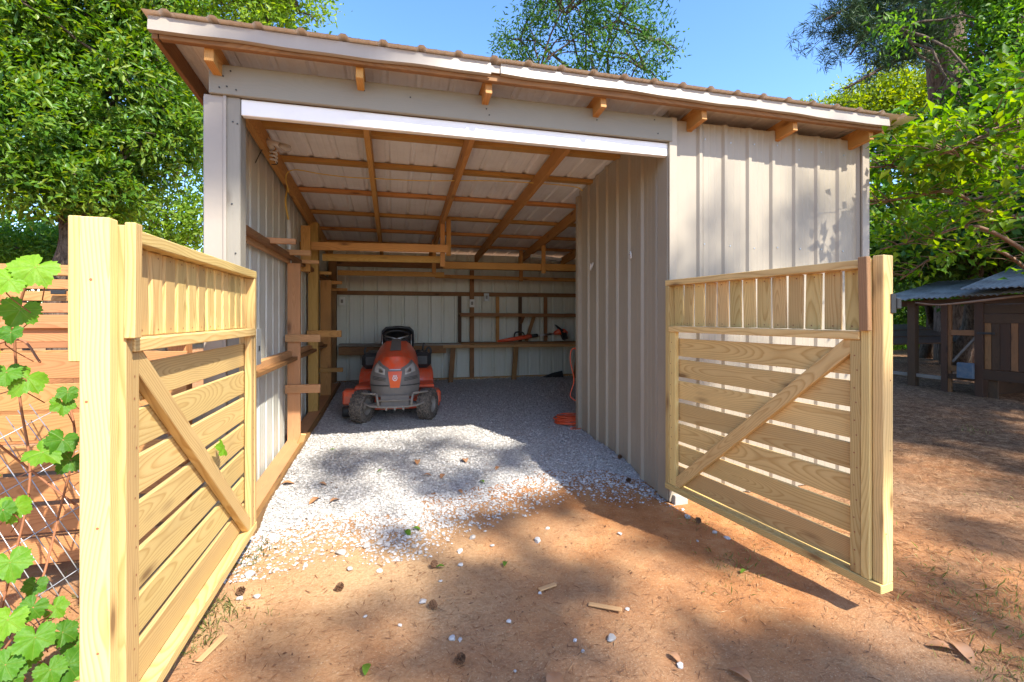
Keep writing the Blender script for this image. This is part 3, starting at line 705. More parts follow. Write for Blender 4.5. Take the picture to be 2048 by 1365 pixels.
# ------------------------------------------------------------------ lawn tractor
tr_p = at(790, 851, Z=0.155); trz = fz(tr_p.x, tr_p.y+0.1)
trac = thing('lawn_tractor', (tr_p.x+0.005, tr_p.y+0.17, trz), 'orange riding mower with grey nose parked on the gravel inside the shed', 'riding mower', rz=R(-1.5)); trac.scale = (0.95, 0.95, 0.95)
def loc(name, v, f, mat, smooth=True, parent=trac, M4=None):
    return link(name, pymesh(name, v, f, smooth), mat, parent, M4, world=False)
# hood body: a rounded box surface h(a, b, c); b = -1 is the front
def hood(a, b, c, off=0.0):
    t = (b+1)/2                                           # 0 nose .. 1 dash
    top = 0.80 + 0.18*t**0.8; bot = 0.33 + 0.10*t
    wd = 0.30 - 0.01*t
    zt = (c+1)/2
    taper = 1.0 - 1.75*max(0.0, zt-0.45)**2.2*(1.0+0.12*t)
    wlow = 1.0 - 0.22*max(0.0, 0.3-zt)**1.0
    x = a*wd*taper*wlow
    bulge = (1-abs(a)**3.0)
    z = bot + (top-bot)*zt + (0.018*(1-a*a) if c > 0.99 else 0)
    y0 = -0.20 + 0.16*(1-bulge) + 0.13*max(0.0, zt-0.5)**1.4*2.2 + 0.05*max(0.0, 0.25-zt)
    y = y0 + (0.62-y0)*t
    p = V((x, y, z))
    # round the long edges
    if off: 
        n = V((a*0.6, -1 if b < -0.9 else 0, 1 if c > 0.9 else 0.1)); p = p + n.normalized()*off
    return p
def patch(face, u0, u1, v0, v1, nu, nv, off=0.0):
    vs_, fs = [], []
    for i in range(nu+1):
        for j in range(nv+1):
            u = u0+(u1-u0)*i/nu; w = v0+(v1-v0)*j/nv
            vs_.append(hood(u, -1, w, off) if face == 'front' else hood(u, w, 1, off) if face == 'top' else hood(-1 if face == 'left' else 1, u, w, off))
    for i in range(nu):
        for j in range(nv): q = i*(nv+1)+j; fs.append((q, q+1, q+nv+2, q+nv+1))
    return vs_, fs
def soft(parts): return merge(parts)
v, f = merge([patch('front', -1, 1, -1, 0.40, 20, 12), patch('left', -1, 0.1, -1, 0.25, 6, 8), patch('right', -1, 0.1, -1, 0.25, 6, 8)])
nose = loc('grille', v, f, M['grey_plastic'])
v, f = merge([patch('front', -1, 1, 0.40, 1, 20, 6), patch('top', -1, 1, -1, 1, 16, 8), patch('left', -1, 1, 0.25, 1, 8, 6), patch('right', -1, 1, 0.25, 1, 8, 6)])
hd = loc('hood', v, f, M['orange'])
v, f = merge([patch('left', 0.1, 1, -1, 0.25, 5, 8), patch('right', 0.1, 1, -1, 0.25, 5, 8)]); loc('side_panel', v, f, M['orange'])
v, f = merge([patch('top', -0.42, 0.42, -0.55, 1, 8, 8, 0.012)]); loc('hood_vent', v, f, M['grey_plastic'], parent=hd)
# nose mouldings
def fpoly(pts, off):
    """polygon on the nose given by (a, c) points"""
    return [hood(a, -1, c, off) for a, c in pts]
def fgrid(p00, p10, p11, p01, off, n=5):
    vs_, fs = [], []
    for i in range(n+1):
        for j in range(n+1):
            s, t = i/n, j/n
            a = (1-s)*(1-t)*p00[0]+s*(1-t)*p10[0]+s*t*p11[0]+(1-s)*t*p01[0]
            c = (1-s)*(1-t)*p00[1]+s*(1-t)*p10[1]+s*t*p11[1]+(1-s)*t*p01[1]
            vs_.append(hood(a, -1, c, off))
    for i in range(n):
        for j in range(n): q = i*(n+1)+j; fs.append((q, q+1, q+n+2, q+n+1))
    return vs_, fs
for s in (-1, 1):
    v, f = fgrid((s*0.26, 0.36), (s*1.0, 0.36), (s*1.0, 0.88), (s*0.28, 0.50), 0.006); loc('brow', v, f, M['grey_plastic'], parent=nose)
    v, f = fgrid((s*0.40, 0.16), (s*0.84, 0.30), (s*0.94, 0.74), (s*0.42, 0.44), 0.014); hl = loc('headlight', v, f, M['lamp_lens'])
    v, f = fgrid((s*0.48, 0.25), (s*0.66, 0.31), (s*0.68, 0.48), (s*0.50, 0.38), 0.018); loc('reflector', v, f, M['chrome'], parent=hl)
    for k in range(3):
        v, f = fgrid((s*0.36, -0.02-k*0.07), (s*0.90, 0.06-k*0.07), (s*0.90, 0.09-k*0.07), (s*0.36, 0.01-k*0.07), 0.006); loc('vent', v, f, M['dark_plastic'], parent=nose)
v, f = fgrid((-0.98, -0.42), (0.98, -0.42), (0.98, -0.36), (-0.98, -0.36), 0.010, 14); loc('seam', v, f, M['dark_plastic'], parent=nose)
v, f = fgrid((-0.21, -0.60), (0.21, -0.60), (0.32, 0.42), (-0.32, 0.42), 0.012); loc('surround', v, f, M['grey_plastic'], parent=nose)
v, f = fgrid((-0.17, -0.50), (0.17, -0.50), (0.28, 0.34), (-0.28, 0.34), 0.020); bd = loc('badge', v, f, M['orange_badge'])
v, f = fgrid((-0.23, 0.40), (0.23, 0.40), (0.24, 0.45), (-0.24, 0.45), 0.016); loc('trim', v, f, M['chrome'], parent=nose)
# emblem: crowned ring with an H
def strokes(lines, w, y):
    parts = []
    for (x0, z0), (x1, z1) in lines:
        d = V((x1-x0, z1-z0)); L_ = d.length; d /= L_; nn = V((-d.y, d.x))*w/2
        pts = [(x0+nn.x, z0+nn.y), (x1+nn.x, z1+nn.y), (x1-nn.x, z1-nn.y), (x0-nn.x, z0-nn.y)]
        parts.append(([V((px_, yy, pz)) for yy in (y-0.004, y+0.004) for px_, pz in pts], [(0, 1, 2, 3), (7, 6, 5, 4), (0, 4, 5, 1), (1, 5, 6, 2), (2, 6, 7, 3), (3, 7, 4, 0)]))
    return parts
ec = hood(0, -1, 0.0, 0.02); ex, ey, ez = ec.x, ec.y-0.006, ec.z
ring = [(ex+0.026*math.sin(a), ez+0.030*math.cos(a)) for a in [R(38+k*284/12.0) for k in range(13)]]
ln = [(ring[i], ring[i+1]) for i in range(12)]
ln += [((ex-0.009, ez-0.014), (ex-0.009, ez+0.014)), ((ex+0.009, ez-0.014), (ex+0.009, ez+0.014)), ((ex-0.009, ez), (ex+0.009, ez))]
ln += [((ex-0.016, ez+0.024), (ex-0.020, ez+0.038)), ((ex+0.016, ez+0.024), (ex+0.020, ez+0.038)), ((ex, ez+0.024), (ex, ez+0.040)), ((ex-0.018, ez+0.025), (ex+0.018, ez+0.025))]
v, f = merge(strokes(ln, 0.0065, ey)); loc('emblem', v, f, M['emblem'], False, parent=bd)
# front wheels
def wheel(name, r, w, x, y, steer, nblk):
    prof = [(r*0.52, -w*0.42), (r*0.62, -w*0.50), (r*0.84, -w*0.52), (r*0.955, -w*0.43), (r, -w*0.25), (r*1.01, 0), (r, w*0.25), (r*0.955, w*0.43), (r*0.84, w*0.52), (r*0.62, w*0.50), (r*0.52, w*0.42)]
    tv, tf = lathe_data(prof, 28); parts = [(tv, tf)]
    for row in range(5):
        h = (-0.40+0.2*row)*w
        for k in range(nblk):
            a = 2*math.pi*(k+0.5*(row % 2))/nblk; rr = r*(0.965 if row in (0, 4) else 1.0)
            da = 0.30*2*math.pi/nblk; hw = w*0.072; bx = []
            for q in (rr-0.004, rr+0.010):
                for (da_, dh) in ((-da, -hw), (da, -hw*0.4), (da, hw), (-da, hw*0.4)):
                    bx.append(V((h+dh, q*math.cos(a+da_), q*math.sin(a+da_))))
            parts.append((bx, [(4, 5, 6, 7), (0, 1, 5, 4), (1, 2, 6, 5), (2, 3, 7, 6), (3, 0, 4, 7)]))
    vv, ff = merge(parts)
    M4 = Matrix.Translation((x, y, r+0.004)) @ Matrix.Rotation(steer, 4, 'Z')
    wh = loc(name, vv, ff, M['rubber'], False, M4=M4)
    rp = [(r*0.54, -w*0.42), (r*0.50, -w*0.36), (r*0.44, -w*0.18), (r*0.18, -w*0.12), (r*0.14, -w*0.30), (0.001, -w*0.30)]
    v1, f1 = lathe_data(rp, 24); v2, f2 = lathe_data([(a_, -b_) for a_, b_ in rp], 24); vv, ff = merge([(v1, f1), (v2, f2)])
    loc('rim', vv, ff, M['steel_dusty'], parent=wh)
for s in (-1, 1): wheel('front_wheel', 0.195, 0.165, s*0.40, 0.0, R(-23), 20)
for s in (-1, 1): wheel('rear_wheel', 0.26, 0.22, s*0.38, 1.22, 0, 22)
# axle, frame, bumper
def lt_tube(name, lst, mat, sides=8, parent=trac):
    v, f = merge([tube_data(p, r, sides) for p, r in lst]); return loc(name, v, f, mat, parent=parent)
lt_tube('front_axle', [([(-0.34, 0, 0.20), (0, 0.0, 0.25), (0.34, 0, 0.20)], 0.028)], M['steel_dusty'])
def lbox(name, x0, x1, y0, y1, z0, z1, mat, parent=trac, c=0.006):
    me = chamfer_box(x1-x0, y1-y0, z1-z0, c).copy(); me.materials.clear()
    return link(name, me, mat, parent, Matrix.Translation(((x0+x1)/2, (y0+y1)/2, (z0+z1)/2)), world=False)
lbox('frame', -0.17, 0.17, -0.15, 1.35, 0.22, 0.31, M['steel_dusty'])
bm_ = [(smoothpath([(-0.37, -0.14, 0.262), (-0.26, -0.235, 0.235), (0, -0.275, 0.228), (0.26, -0.235, 0.235), (0.37, -0.14, 0.262)], 5), 0.014),
       ([(-0.19, -0.255, 0.305), (0.19, -0.255, 0.305)], 0.011)]
for s in (-1, 1):
    bm_ += [([(s*0.19, -0.262, 0.235), (s*0.215, -0.245, 0.385)], 0.014), (smoothpath([(s*0.215, -0.245, 0.385), (s*0.30, -0.20, 0.385), (s*0.40, -0.10, 0.380)], 4), 0.013)]
lt_tube('bumper', bm_, M['steel_dusty'])
for k in range(-1, 2): lbox('bumper_tab', k*0.10-0.012, k*0.10+0.012, -0.285, -0.255, 0.185, 0.235, M['steel_dusty'])
lbox('skid_plate', -0.17, 0.17, -0.22, -0.19, 0.20, 0.36, M['grey_plastic'])
# mower deck with its shoulder guards and gauge wheels
dk = [( -0.58, 0.42), (-0.52, 0.30), (-0.2, 0.26), (0.2, 0.26), (0.52, 0.30), (0.58, 0.42), (0.58, 0.95), (-0.58, 0.95)]
vs_ = [V((x, y, z)) for z in (0.10, 0.25) for x, y in dk] + [V((x*0.9, 0.42+(y-0.42)*0.85, 0.29)) for x, y in dk]
fs = [(i, (i+1) % 8, 8+(i+1) % 8, 8+i) for i in range(8)]+[(8+i, 8+(i+1) % 8, 16+(i+1) % 8, 16+i) for i in range(8)]+[tuple(range(16, 24))]
deck = loc('mower_deck', vs_, fs, M['orange'], False)
lbox('guard', -0.66, -0.50, 0.20, 0.42, 0.18, 0.37, M['orange'], deck, 0.02); lbox('guard', 0.50, 0.585, 0.25, 0.5, 0.16, 0.33, M['orange'], deck, 0.02)
lbox('guard', -0.52, -0.30, 0.25, 0.5, 0.36, 0.41, M['orange'], deck, 0.015)
for x, y in ((-0.605, 0.18),):
    vv, ff = lathe_data([(0.005, -0.05), (0.06, -0.05), (0.072, -0.03), (0.072, 0.03), (0.06, 0.05), (0.005, 0.05)], 16)
    loc('gauge_wheel', vv, ff, M['dark_plastic'], parent=deck, M4=Matrix.Translation((x, y, 0.11)))
# fenders, foot rests, seat, steering wheel, levers
for s in (-1, 1):
    fv = []; arc = [(0.78, 0.30), (0.79, 0.42), (0.83, 0.52), (0.95, 0.57), (1.3, 0.58), (1.5, 0.52), (1.56, 0.40)]
    for x in (s*0.22, s*0.50, s*0.515):
        for y, z in arc: fv.append(V((x, y, z if abs(x) < 0.51 else z-0.05)))
    n = len(arc); ff = [(j*n+i, j*n+i+1, (j+1)*n+i+1, (j+1)*n+i) for j in range(2) for i in range(n-1)]
    loc('fender', fv, ff, M['orange'])
    lbox('fender_cap', s*0.36-0.13, s*0.36+0.13, 0.86, 1.45, 0.565, 0.80, M['dark_plastic'], c=0.06)
    lbox('foot_rest', s*0.38-0.12, s*0.38+0.12, 0.35, 0.85, 0.36, 0.40, M['orange'])
lbox('dash', -0.17, 0.17, 0.58, 0.78, 0.45, 0.99, M['dark_plastic'], c=0.03)
lbox('seat_cushion', -0.22, 0.22, 0.98, 1.40, 0.70, 0.80, M['dark_plastic'], c=0.04)
sv = []; arc = []
prof = [(-0.22, 0.74), (-0.25, 0.92), (-0.24, 1.09), (-0.18, 1.15), (0, 1.165), (0.18, 1.15), (0.24, 1.09), (0.25, 0.92), (0.22, 0.74)]
for y, k in ((1.40, 0.90), (1.37, 1.0), (1.44, 1.02), (1.50, 0.95)):
    for x, z in prof: sv.append(V((x*k, y+(z-0.74)*0.14, 0.74+(z-0.74)*k)))
n = len(prof); sf = [(j*n+i, j*n+i+1, (j+1)*n+i+1, (j+1)*n+i) for j in range(3) for i in range(n-1)]+[tuple(range(n)), tuple(range(3*n, 4*n))]
loc('seat_back', sv, sf, M['dark_plastic'])
sw = [V((0.175*math.cos(a), 0.70+0.165*math.sin(a)*0.85, 1.045+0.165*math.sin(a)*0.42)) for a in [2*math.pi*k/24 for k in range(25)]]
swh = lt_tube('steering_wheel', [(sw, 0.014)], M['dark_plastic'])
lt_tube('spoke', [([(-0.17, 0.70, 1.045), (0, 0.72, 1.0), (0.17, 0.70, 1.045)], 0.013), ([(0, 0.72, 1.0), (0, 0.60, 1.0)], 0.012), ([(0, 0.72, 1.01), (0, 0.72, 0.9)], 0.02)], M['chrome'], parent=swh)
lt_tube('lever', [([(0.33, 0.95, 0.62), (0.36, 0.93, 0.82)], 0.008)], M['chrome'])
lt_tube('lever_grip', [([(0.36, 0.93, 0.82), (0.385, 0.92, 0.93)], 0.014)], M['dark_plastic'])
lt_tube('lift_handle', [(smoothpath([(0.40, 1.05, 0.64), (0.42, 1.03, 0.80), (0.455, 1.02, 0.86), (0.49, 1.02, 0.80), (0.45, 1.05, 0.66)], 5), 0.016)], M['dark_plastic'])
lt_tube('lift_handle', [(smoothpath([(-0.40, 1.05, 0.64), (-0.46, 1.02, 0.80), (-0.44, 1.02, 0.87)], 4), 0.014)], M['dark_plastic'])
lt_tube('mirror_post', [([(-0.20, 0.90, 0.75), (-0.205, 0.88, 1.06)], 0.007), ([(0.20, 0.90, 0.75), (0.205, 0.88, 1.06)], 0.007)], M['chrome'])

# ------------------------------------------------------------------ things in the shed
# string trimmer on the bench
ta = at(995, 677, Y=8.02); tb = at(1112, 664, Y=8.02)
st = thing('string_trimmer', (ta.x, 8.02, 0.965), 'orange string trimmer with black guard lying on the workbench', 'trimmer')
zb = 0.985
tubes('body', st, [([(ta.x, 8.02, zb), (ta.x+0.28, 8.02, zb+0.035), (ta.x+0.62, 8.02, zb+0.085)], [0.022, 0.035, 0.042])], M['orange'], 8)
tubes('handle', st, [(smoothpath([(ta.x+0.30, 8.02, zb+0.04), (ta.x+0.33, 8.02, zb+0.15), (ta.x+0.46, 8.02, zb+0.15), (ta.x+0.50, 8.02, zb+0.09)], 5), 0.014), ([(ta.x+0.62, 8.02, zb+0.085), (ta.x+0.74, 8.02, zb+0.10)], 0.03)], M['black'], 8)
tubes('shaft', st, [([(ta.x+0.72, 8.02, zb+0.10), (ta.x+1.08, 8.02, zb+0.135)], 0.009), ([(ta.x+0.72, 8.02, zb+0.085), (ta.x+1.08, 8.02, zb+0.115)], 0.007)], M['chrome'], 8)
hc = V((ta.x+1.18, 8.02, zb+0.13))
tubes('motor_head', st, [([hc+V((-0.12, 0, 0.0)), hc+V((-0.04, 0, 0.03)), hc+V((0.06, 0, 0.03)), hc+V((0.13, 0, 0.0))], [0.03, 0.055, 0.06, 0.035])], M['orange'], 10)
gv = [hc+V((-0.10, -0.05, 0.16)), hc+V((-0.02, -0.06, 0.05)), hc+V((0.05, -0.06, -0.12)), hc+V((0.13, -0.05, -0.10)), hc+V((0.10, -0.05, 0.02))]
gv += [p+V((0, 0.1, 0)) for p in gv]
link('guard', pymesh('guard', [p-hc for p in gv], [(0, 1, 4), (1, 2, 3, 4), (9, 6, 5), (9, 8, 7, 6), (0, 5, 6, 1), (1, 6, 7, 2), (2, 7, 8, 3), (3, 8, 9, 4), (4, 9, 5, 0)]), M['black'], st, Matrix.Translation(hc))

# extension cord: coil, riser, plug
cc = at(1136, 845, Z=0.16); rc = random.Random(5); coil = []
for k in range(15*20):
    a = 2*math.pi*k/20; r = 0.155-0.0028*(k//20)+0.02*math.sin(k*0.37); h = 0.018+0.009*((k//20) % 9)+0.012*math.sin(k*0.23)
    coil.append(V((cc.x+r*1.05*math.cos(a)+0.012*math.sin(k*0.11), cc.y+r*math.sin(a)+0.012*math.cos(k*0.17), fz(cc.x, cc.y)+h)))
ot = V((2.075, 5.035, 1.04))
rise = smoothpath([coil[-1], V((cc.x+0.16, cc.y-0.06, 0.30)), V((2.09, 5.02, 0.40)), V((2.0, 5.06, 0.47)), V((1.985, 5.07, 0.52)), V((2.03, 5.07, 0.68)), V((1.985, 5.07, 0.90)), V((1.99, 5.06, 1.02)), V((2.04, 5.05, 1.05)), ot], 6)
tail = smoothpath([coil[0], V((cc.x+0.10, cc.y-0.20, fz(cc.x, cc.y-0.2)+0.01)), V((cc.x-0.02, cc.y-0.26, fz(cc.x, cc.y-0.26)+0.01)), V((cc.x-0.06, cc.y-0.22, fz(cc.x, cc.y-0.2)+0.012)), V((cc.x+0.06, cc.y-0.16, 0.14))], 5)
ec_ = thing('extension_cord', (cc.x, cc.y, fz(cc.x, cc.y)), 'orange extension cord coiled on the gravel and plugged in by the partition', 'cord')
tubes('cable', ec_, [(coil+rise, 0.0052), (tail, 0.0052)], M['cord'], 6)
tubes('plug', ec_, [([ot+V((-0.045, 0.0, 0.006)), ot+V((0.0, 0.0, 0))], 0.014)], M['cord'], 8)
ob = thing('outlet_box', (2.075, 5.04, 0.98), 'white power outlet at the end of the metal partition', 'outlet')
blk('cover', ob, 2.06, 2.12, 5.022, 5.08, 0.955, 1.10, M['white_plastic'])
blk('socket', ob, 2.052, 2.058, 5.035, 5.068, 1.02, 1.055, M['grey_plastic']); blk('socket', ob, 2.052, 2.058, 5.035, 5.068, 0.965, 0.998, M['grey_plastic'])
# boxes on the back wall
for (px_, py_, lab) in ((944, 607, 'grey outlet box on the back wall stud'), (973, 595, 'pale switch box under the back wall girt'), (684, 603, 'white outlet box in the back left corner of the shed')):
    p = at(px_, py_, Y=8.16)
    t_ = thing('outlet_box', (p.x, 8.17, p.z), lab, 'outlet'); blk('cover', t_, p.x-0.045, p.x+0.045, 8.15, 8.19, p.z-0.07, p.z+0.07, M['white_plastic'] if px_ != 973 else M['galv'])
    blk('socket', t_, p.x-0.018, p.x+0.018, 8.145, 8.149, p.z-0.03, p.z+0.03, M['grey_plastic'])
# twin bulb lamp on the left rafter
lp = at(548, 292, Y=4.15)
lamp = thing('twin_bulb_lamp', lp, 'twin-socket lamp with bare bulbs on the left rafter', 'lamp')
tubes('socket', lamp, [([lp+V((-0.06, 0, 0.03)), lp+V((0.0, -0.01, 0.02)), lp+V((0.05, -0.03, 0.0))], [0.03, 0.022, 0.024])], M['white_plastic'], 10)
tubes('socket', lamp, [([lp+V((-0.04, 0, 0.02)), lp+V((-0.01, 0, -0.03))], [0.022, 0.022])], M['white_plastic'], 10)
tubes('bulb', lamp, [([lp+V((0.05, -0.03, 0.0)), lp+V((0.08, -0.045, -0.015)), lp+V((0.12, -0.06, -0.035)), lp+V((0.14, -0.07, -0.045))], [0.018, 0.028, 0.032, 0.012])], M['bulb'], 12)
hel = [lp+V((0.0, -0.01, -0.04))+V((0.024*math.cos(k*0.6), 0.024*math.sin(k*0.6), -0.0028*k)) for k in range(34)]
tubes('spiral_bulb', lamp, [(hel, 0.0085)], M['white_plastic'], 6)
tubes('wiring', lamp, [(smoothpath([lp+V((-0.05, 0, 0.03)), lp+V((-0.10, -0.02, -0.08)), lp+V((-0.13, -0.03, -0.16))], 4), 0.004), (smoothpath([lp+V((-0.04, 0, 0)), lp+V((0.0, 0.0, -0.10)), lp+V((0.03, -0.02, -0.15)), lp+V((-0.03, 0.05, -0.14))], 4), 0.004)], M['black'], 5)
# yellow cable under the second purlin, cable drop and conduit on the left wall
yc = [at(x, y, Y=4.62) for x, y in ((577, 385), (572, 352), (590, 340), (640, 348), (700, 355), (760, 358), (850, 362), (980, 362), (1090, 368), (1150, 374), (1165, 382))]
for p in yc[2:]: p.z = min(p.z, roofz(4.62)-0.043) if False else p.z
tag(tubes('yellow_cable', None, [(smoothpath(yc, 5), 0.005)], M['yellow_cable'], 5, origin=(0.2, 4.62, 2.8)), 'thin yellow cable strung under the second purlin', 'cable')
con = thing('conduit', (-1.03, 4.9, 1.15), 'white plastic conduit with a yellow cable on the left shed wall', 'conduit')
tubes('pipe', con, [([at(577, 440, X=-1.035), at(580, 560, X=-1.035), at(581, 692, X=-1.035)], 0.022)], M['white_plastic'], 8)
tubes('cable', con, [(smoothpath([at(577, 442, X=-1.035), at(571, 405, X=-1.03), at(574, 380, X=-1.03), at(578, 350, X=-1.03)], 5), 0.009)], M['yellow_cable'], 6)
# fluorescent lamp far right under the roof
f0, f1 = at(1062, 512, Y=7.4), at(1122, 520, Y=7.4)
fl = thing('tube_light', f0, 'unlit white tube light under the roof at the back right', 'lamp')
board('housing', fl, f0, f1, 0.07, 0.045, (0, 1, 0), M['white'])
tubes('tube', fl, [([f0+V((0.02, -0.01, -0.035)), f1+V((-0.02, -0.01, -0.035))], 0.013)], M['bulb'], 8)
# hooks on the partition
h1 = at(1185, 535, X=2.05); tag(tubes('wall_hook', None, [(smoothpath([h1+V((0.01, 0, 0.05)), h1+V((-0.01, 0, 0.0)), h1+V((-0.03, -0.02, -0.03)), h1+V((-0.05, -0.06, -0.02)), h1+V((-0.05, -0.07, 0.03))], 4), 0.008)], M['white_plastic'], 6, origin=h1), 'pale J-shaped hook near the back edge of the partition', 'hook')
h2 = at(1265, 510, X=2.05); tag(tubes('wall_hook', None, [(smoothpath([h2+V((0.01, 0.05, 0.02)), h2+V((-0.02, 0.02, 0.02)), h2+V((-0.03, -0.02, 0.02)), h2+V((-0.03, -0.03, -0.03)), h2+V((-0.02, 0.01, -0.03))], 4), 0.007)], M['white_plastic'], 6, origin=h2), 'small curled hook midway along the partition', 'hook')
# rubber mat scrap in the back corner
sc = at(1110, 748, Y=8.0)
tag(link('dark_sack', pymesh('dark_sack', [V((-0.2, 0, -0.06)), V((0.16, -0.02, -0.07)), V((0.16, 0.05, 0.05)), V((-0.04, 0.05, 0.01)), V((-0.2, 0.12, -0.06)), V((0.16, 0.13, -0.07))], [(0, 1, 2, 3), (4, 3, 2, 5), (0, 3, 4), (1, 5, 2), (0, 4, 5, 1)]), M['black'], None, Matrix.Translation((sc.x, 8.0, sc.z))), 'black plastic scrap under the bench at the back right', 'scrap')

# ------------------------------------------------------------------ chicken coop on the right
CD = V((0.12, -1.0, 0)).normalized(); CO = at(1842, 778, Z=0.12); CO.z = 0.0; CN = V((-CD.y, CD.x, 0)); CN = -CN if CN.x > 0 else CN   # CN faces the camera
coop = thing('chicken_coop', CO, 'dark weathered wooden coop with tin roof under the trees', 'coop')
def cp(s, z, o=0.0): return CO + CD*s + CN*o + Zv*(z+0.1)
def cs(px_, o=0.0):
    u = (px_-1024)/FPX; s_, c_ = math.sin(YAW), math.cos(YAW); d = V((s_+u*c_, c_-u*s_, 0)); b0 = CO+CN*o
    # solve b0 + CD*s = d*t
    det = d.x*(-CD.y)+CD.x*d.y
    t = (b0.x*(-CD.y)+CD.x*b0.y)/det; pnt = d*t
    return (pnt-b0).dot(CD)
def cpost(px_, z0, z1, w, m='wood_dark', o=0.0): s = cs(px_, o); board('post', coop, cp(s, z0, o), cp(s, z1, o), w, w, CD, M[m])
cpost(1826, -0.15, 1.58, 0.12); cpost(1891, -0.15, 1.57, 0.09); cpost(1900, -0.1, 1.57, 0.05, 'pine_brown'); cpost(1961, -0.15, 1.64, 0.11)
sA, sB, sC = cs(1826), cs(1891), cs(1961); sE = sC+2.4
board('beam', coop, cp(sA-0.6, 1.55), cp(sE, 1.62), 0.10, 0.05, Zv, M['wood_dark'])
for z, m in ((1.05, 'pine_brown'), (0.44, 'pine_brown'), (0.30, 'wood_dark')): board('rail', coop, cp(sB, z, 0.01), cp(sC, z, 0.01), 0.09, 0.03, Zv, M[m])
board('brace', coop, cp(sB+0.1, 0.55), cp(sC-0.06, 0.98), 0.035, 0.02, Zv, M['wood_grey'])
board('sill', coop, cp(sB, -0.06, 0.02), cp(sC, -0.07, 0.02), 0.16, 0.03, Zv, M['wood_grey'])
board('sill', coop, cp(sC, -0.06, 0.02), cp(sE, -0.07, 0.02), 0.10, 0.05, Zv, M['pine_brown'])
board('rail', coop, cp(sA-0.5, 0.27), cp(sB, 0.25), 0.06, 0.04, Zv, M['wood_grey'])
k0 = sC+0.06; k = 0
while k0 < sE:
    w = 0.085+0.02*((k*7) % 3); board('plank', coop, cp(k0+w/2, 0.47, 0.02), cp(k0+w/2, 1.22, 0.02), w-0.006, 0.02, CD, M['wood_dark' if k % 3 else 'pine_brown']); k0 += w; k += 1
for z in (1.285, 1.44, 1.60): board('plank', coop, cp(sC+0.05, z, 0.03), cp(sE, z, 0.03), 0.14, 0.02, Zv, M['wood_dark'])
board('rail', coop, cp(sC+0.05, 0.38, 0.04), cp(sE, 0.36, 0.04), 0.16, 0.03, Zv, M['wood_dark'])
board('post', coop, cp(sC+0.16, -0.05, 0.0), cp(sC+0.16, 0.30, 0.0), 0.12, 0.03, CD, M['wood_dark'])
for a_, b_ in ((sC, sE),): board('back_wall', coop, cp(a_, 0.8, -1.6), cp(b_, 0.8, -1.6), 1.7, 0.02, Zv, M['wood_dark'])
board('back_wall', coop, cp(sC, 0.8, 0.0), cp(sC, 0.8, -1.6), 1.7, 0.02, Zv, M['wood_dark'])
board('back_wall', coop, cp(sB+0.1, 0.8, -1.7), cp(sC+0.1, 0.8, -1.7), 1.7, 0.02, Zv, M['wood_dark'])
for z in (0.2, 0.5, 0.8, 1.1, 1.4): board('plank', coop, cp(sB+0.35, z, -1.55), cp(sC, z, -1.55), 0.27, 0.02, Zv, M['wood_dark'])
board('hinge', coop, cp(sC-0.02, 1.05, 0.06), cp(sC+0.20, 1.05, 0.06), 0.035, 0.006, Zv, M['black'], 0.001)
# tin roof, corrugated, sloping up to the back right
def corr(p0, e, up, L_, D_, pitch=0.075, h=0.012):
    n = int(L_/pitch*6); vs_, fs = [], []; nn = e.cross(up).normalized()
    nn = nn if nn.z > 0 else -nn
    for i in range(n+1):
        s = L_*i/n; w = h*math.sin(2*math.pi*s/pitch); vs_ += [p0+e*s+nn*w, p0+e*s+up*D_+nn*w]
    return [v-p0 for v in vs_], [(2*i, 2*i+1, 2*i+3, 2*i+2) for i in range(n)]
for k in range(4):
    p0 = cp(sA-0.55+k*0.62, 1.62+0.02*k, 0.28); v, f = corr(p0, CD, (-CN*1.0+Zv*0.2).normalized(), 0.63, 2.2)
    o = link('roof_sheet', pymesh('roof_sheet', v, f, True), M['tin'], coop, Matrix.Translation(p0)); md = o.modifiers.new('sheet', 'SOLIDIFY'); md.thickness = 0.002
for k in range(4):
    p0 = cp(sC-0.1+k*0.62, 1.76, 0.4); v, f = corr(p0, CD, (-CN*1.0+Zv*0.26).normalized(), 0.63, 2.2)
    o = link('roof_sheet', pymesh('roof_sheet', v, f, True), M['tin'], coop, Matrix.Translation(p0)); md = o.modifiers.new('sheet', 'SOLIDIFY'); md.thickness = 0.002
bx = cp(sC-0.16, 0.42, 0.06)
tag(link('feed_bin', chamfer_box(0.22, 0.08, 0.26, 0.01).copy(), M['blue_plastic'], None, Matrix.Translation(bx) @ Matrix.Rotation(math.atan2(CD.y, CD.x), 4, 'Z')), 'blue-grey plastic bin hung on the coop door', 'bin')
# old low hutch left of the coop
hut = thing('low_hutch', CO+V((1.0, 1.8, 0)), 'low hutch with sagging mossy roof behind the coop', 'hutch')
ha = at(1765, 690, Y=8.2); hb = at(1900, 660, Y=8.2)
for k in range(3):
    board('roof_board', hut, V((ha.x-0.5, 8.2+k*0.4, 0.85+k*0.14)), V((hb.x+0.3, 8.2+k*0.4, 0.88+k*0.14)), 0.42, 0.03, (0, 1, 0.3), M['wood_dark'])
for x in (ha.x+0.12, ha.x+1.2, hb.x): blk('post', hut, x-0.05, x+0.05, 8.3, 8.4, 0.0, 0.85, M['wood_dark'])

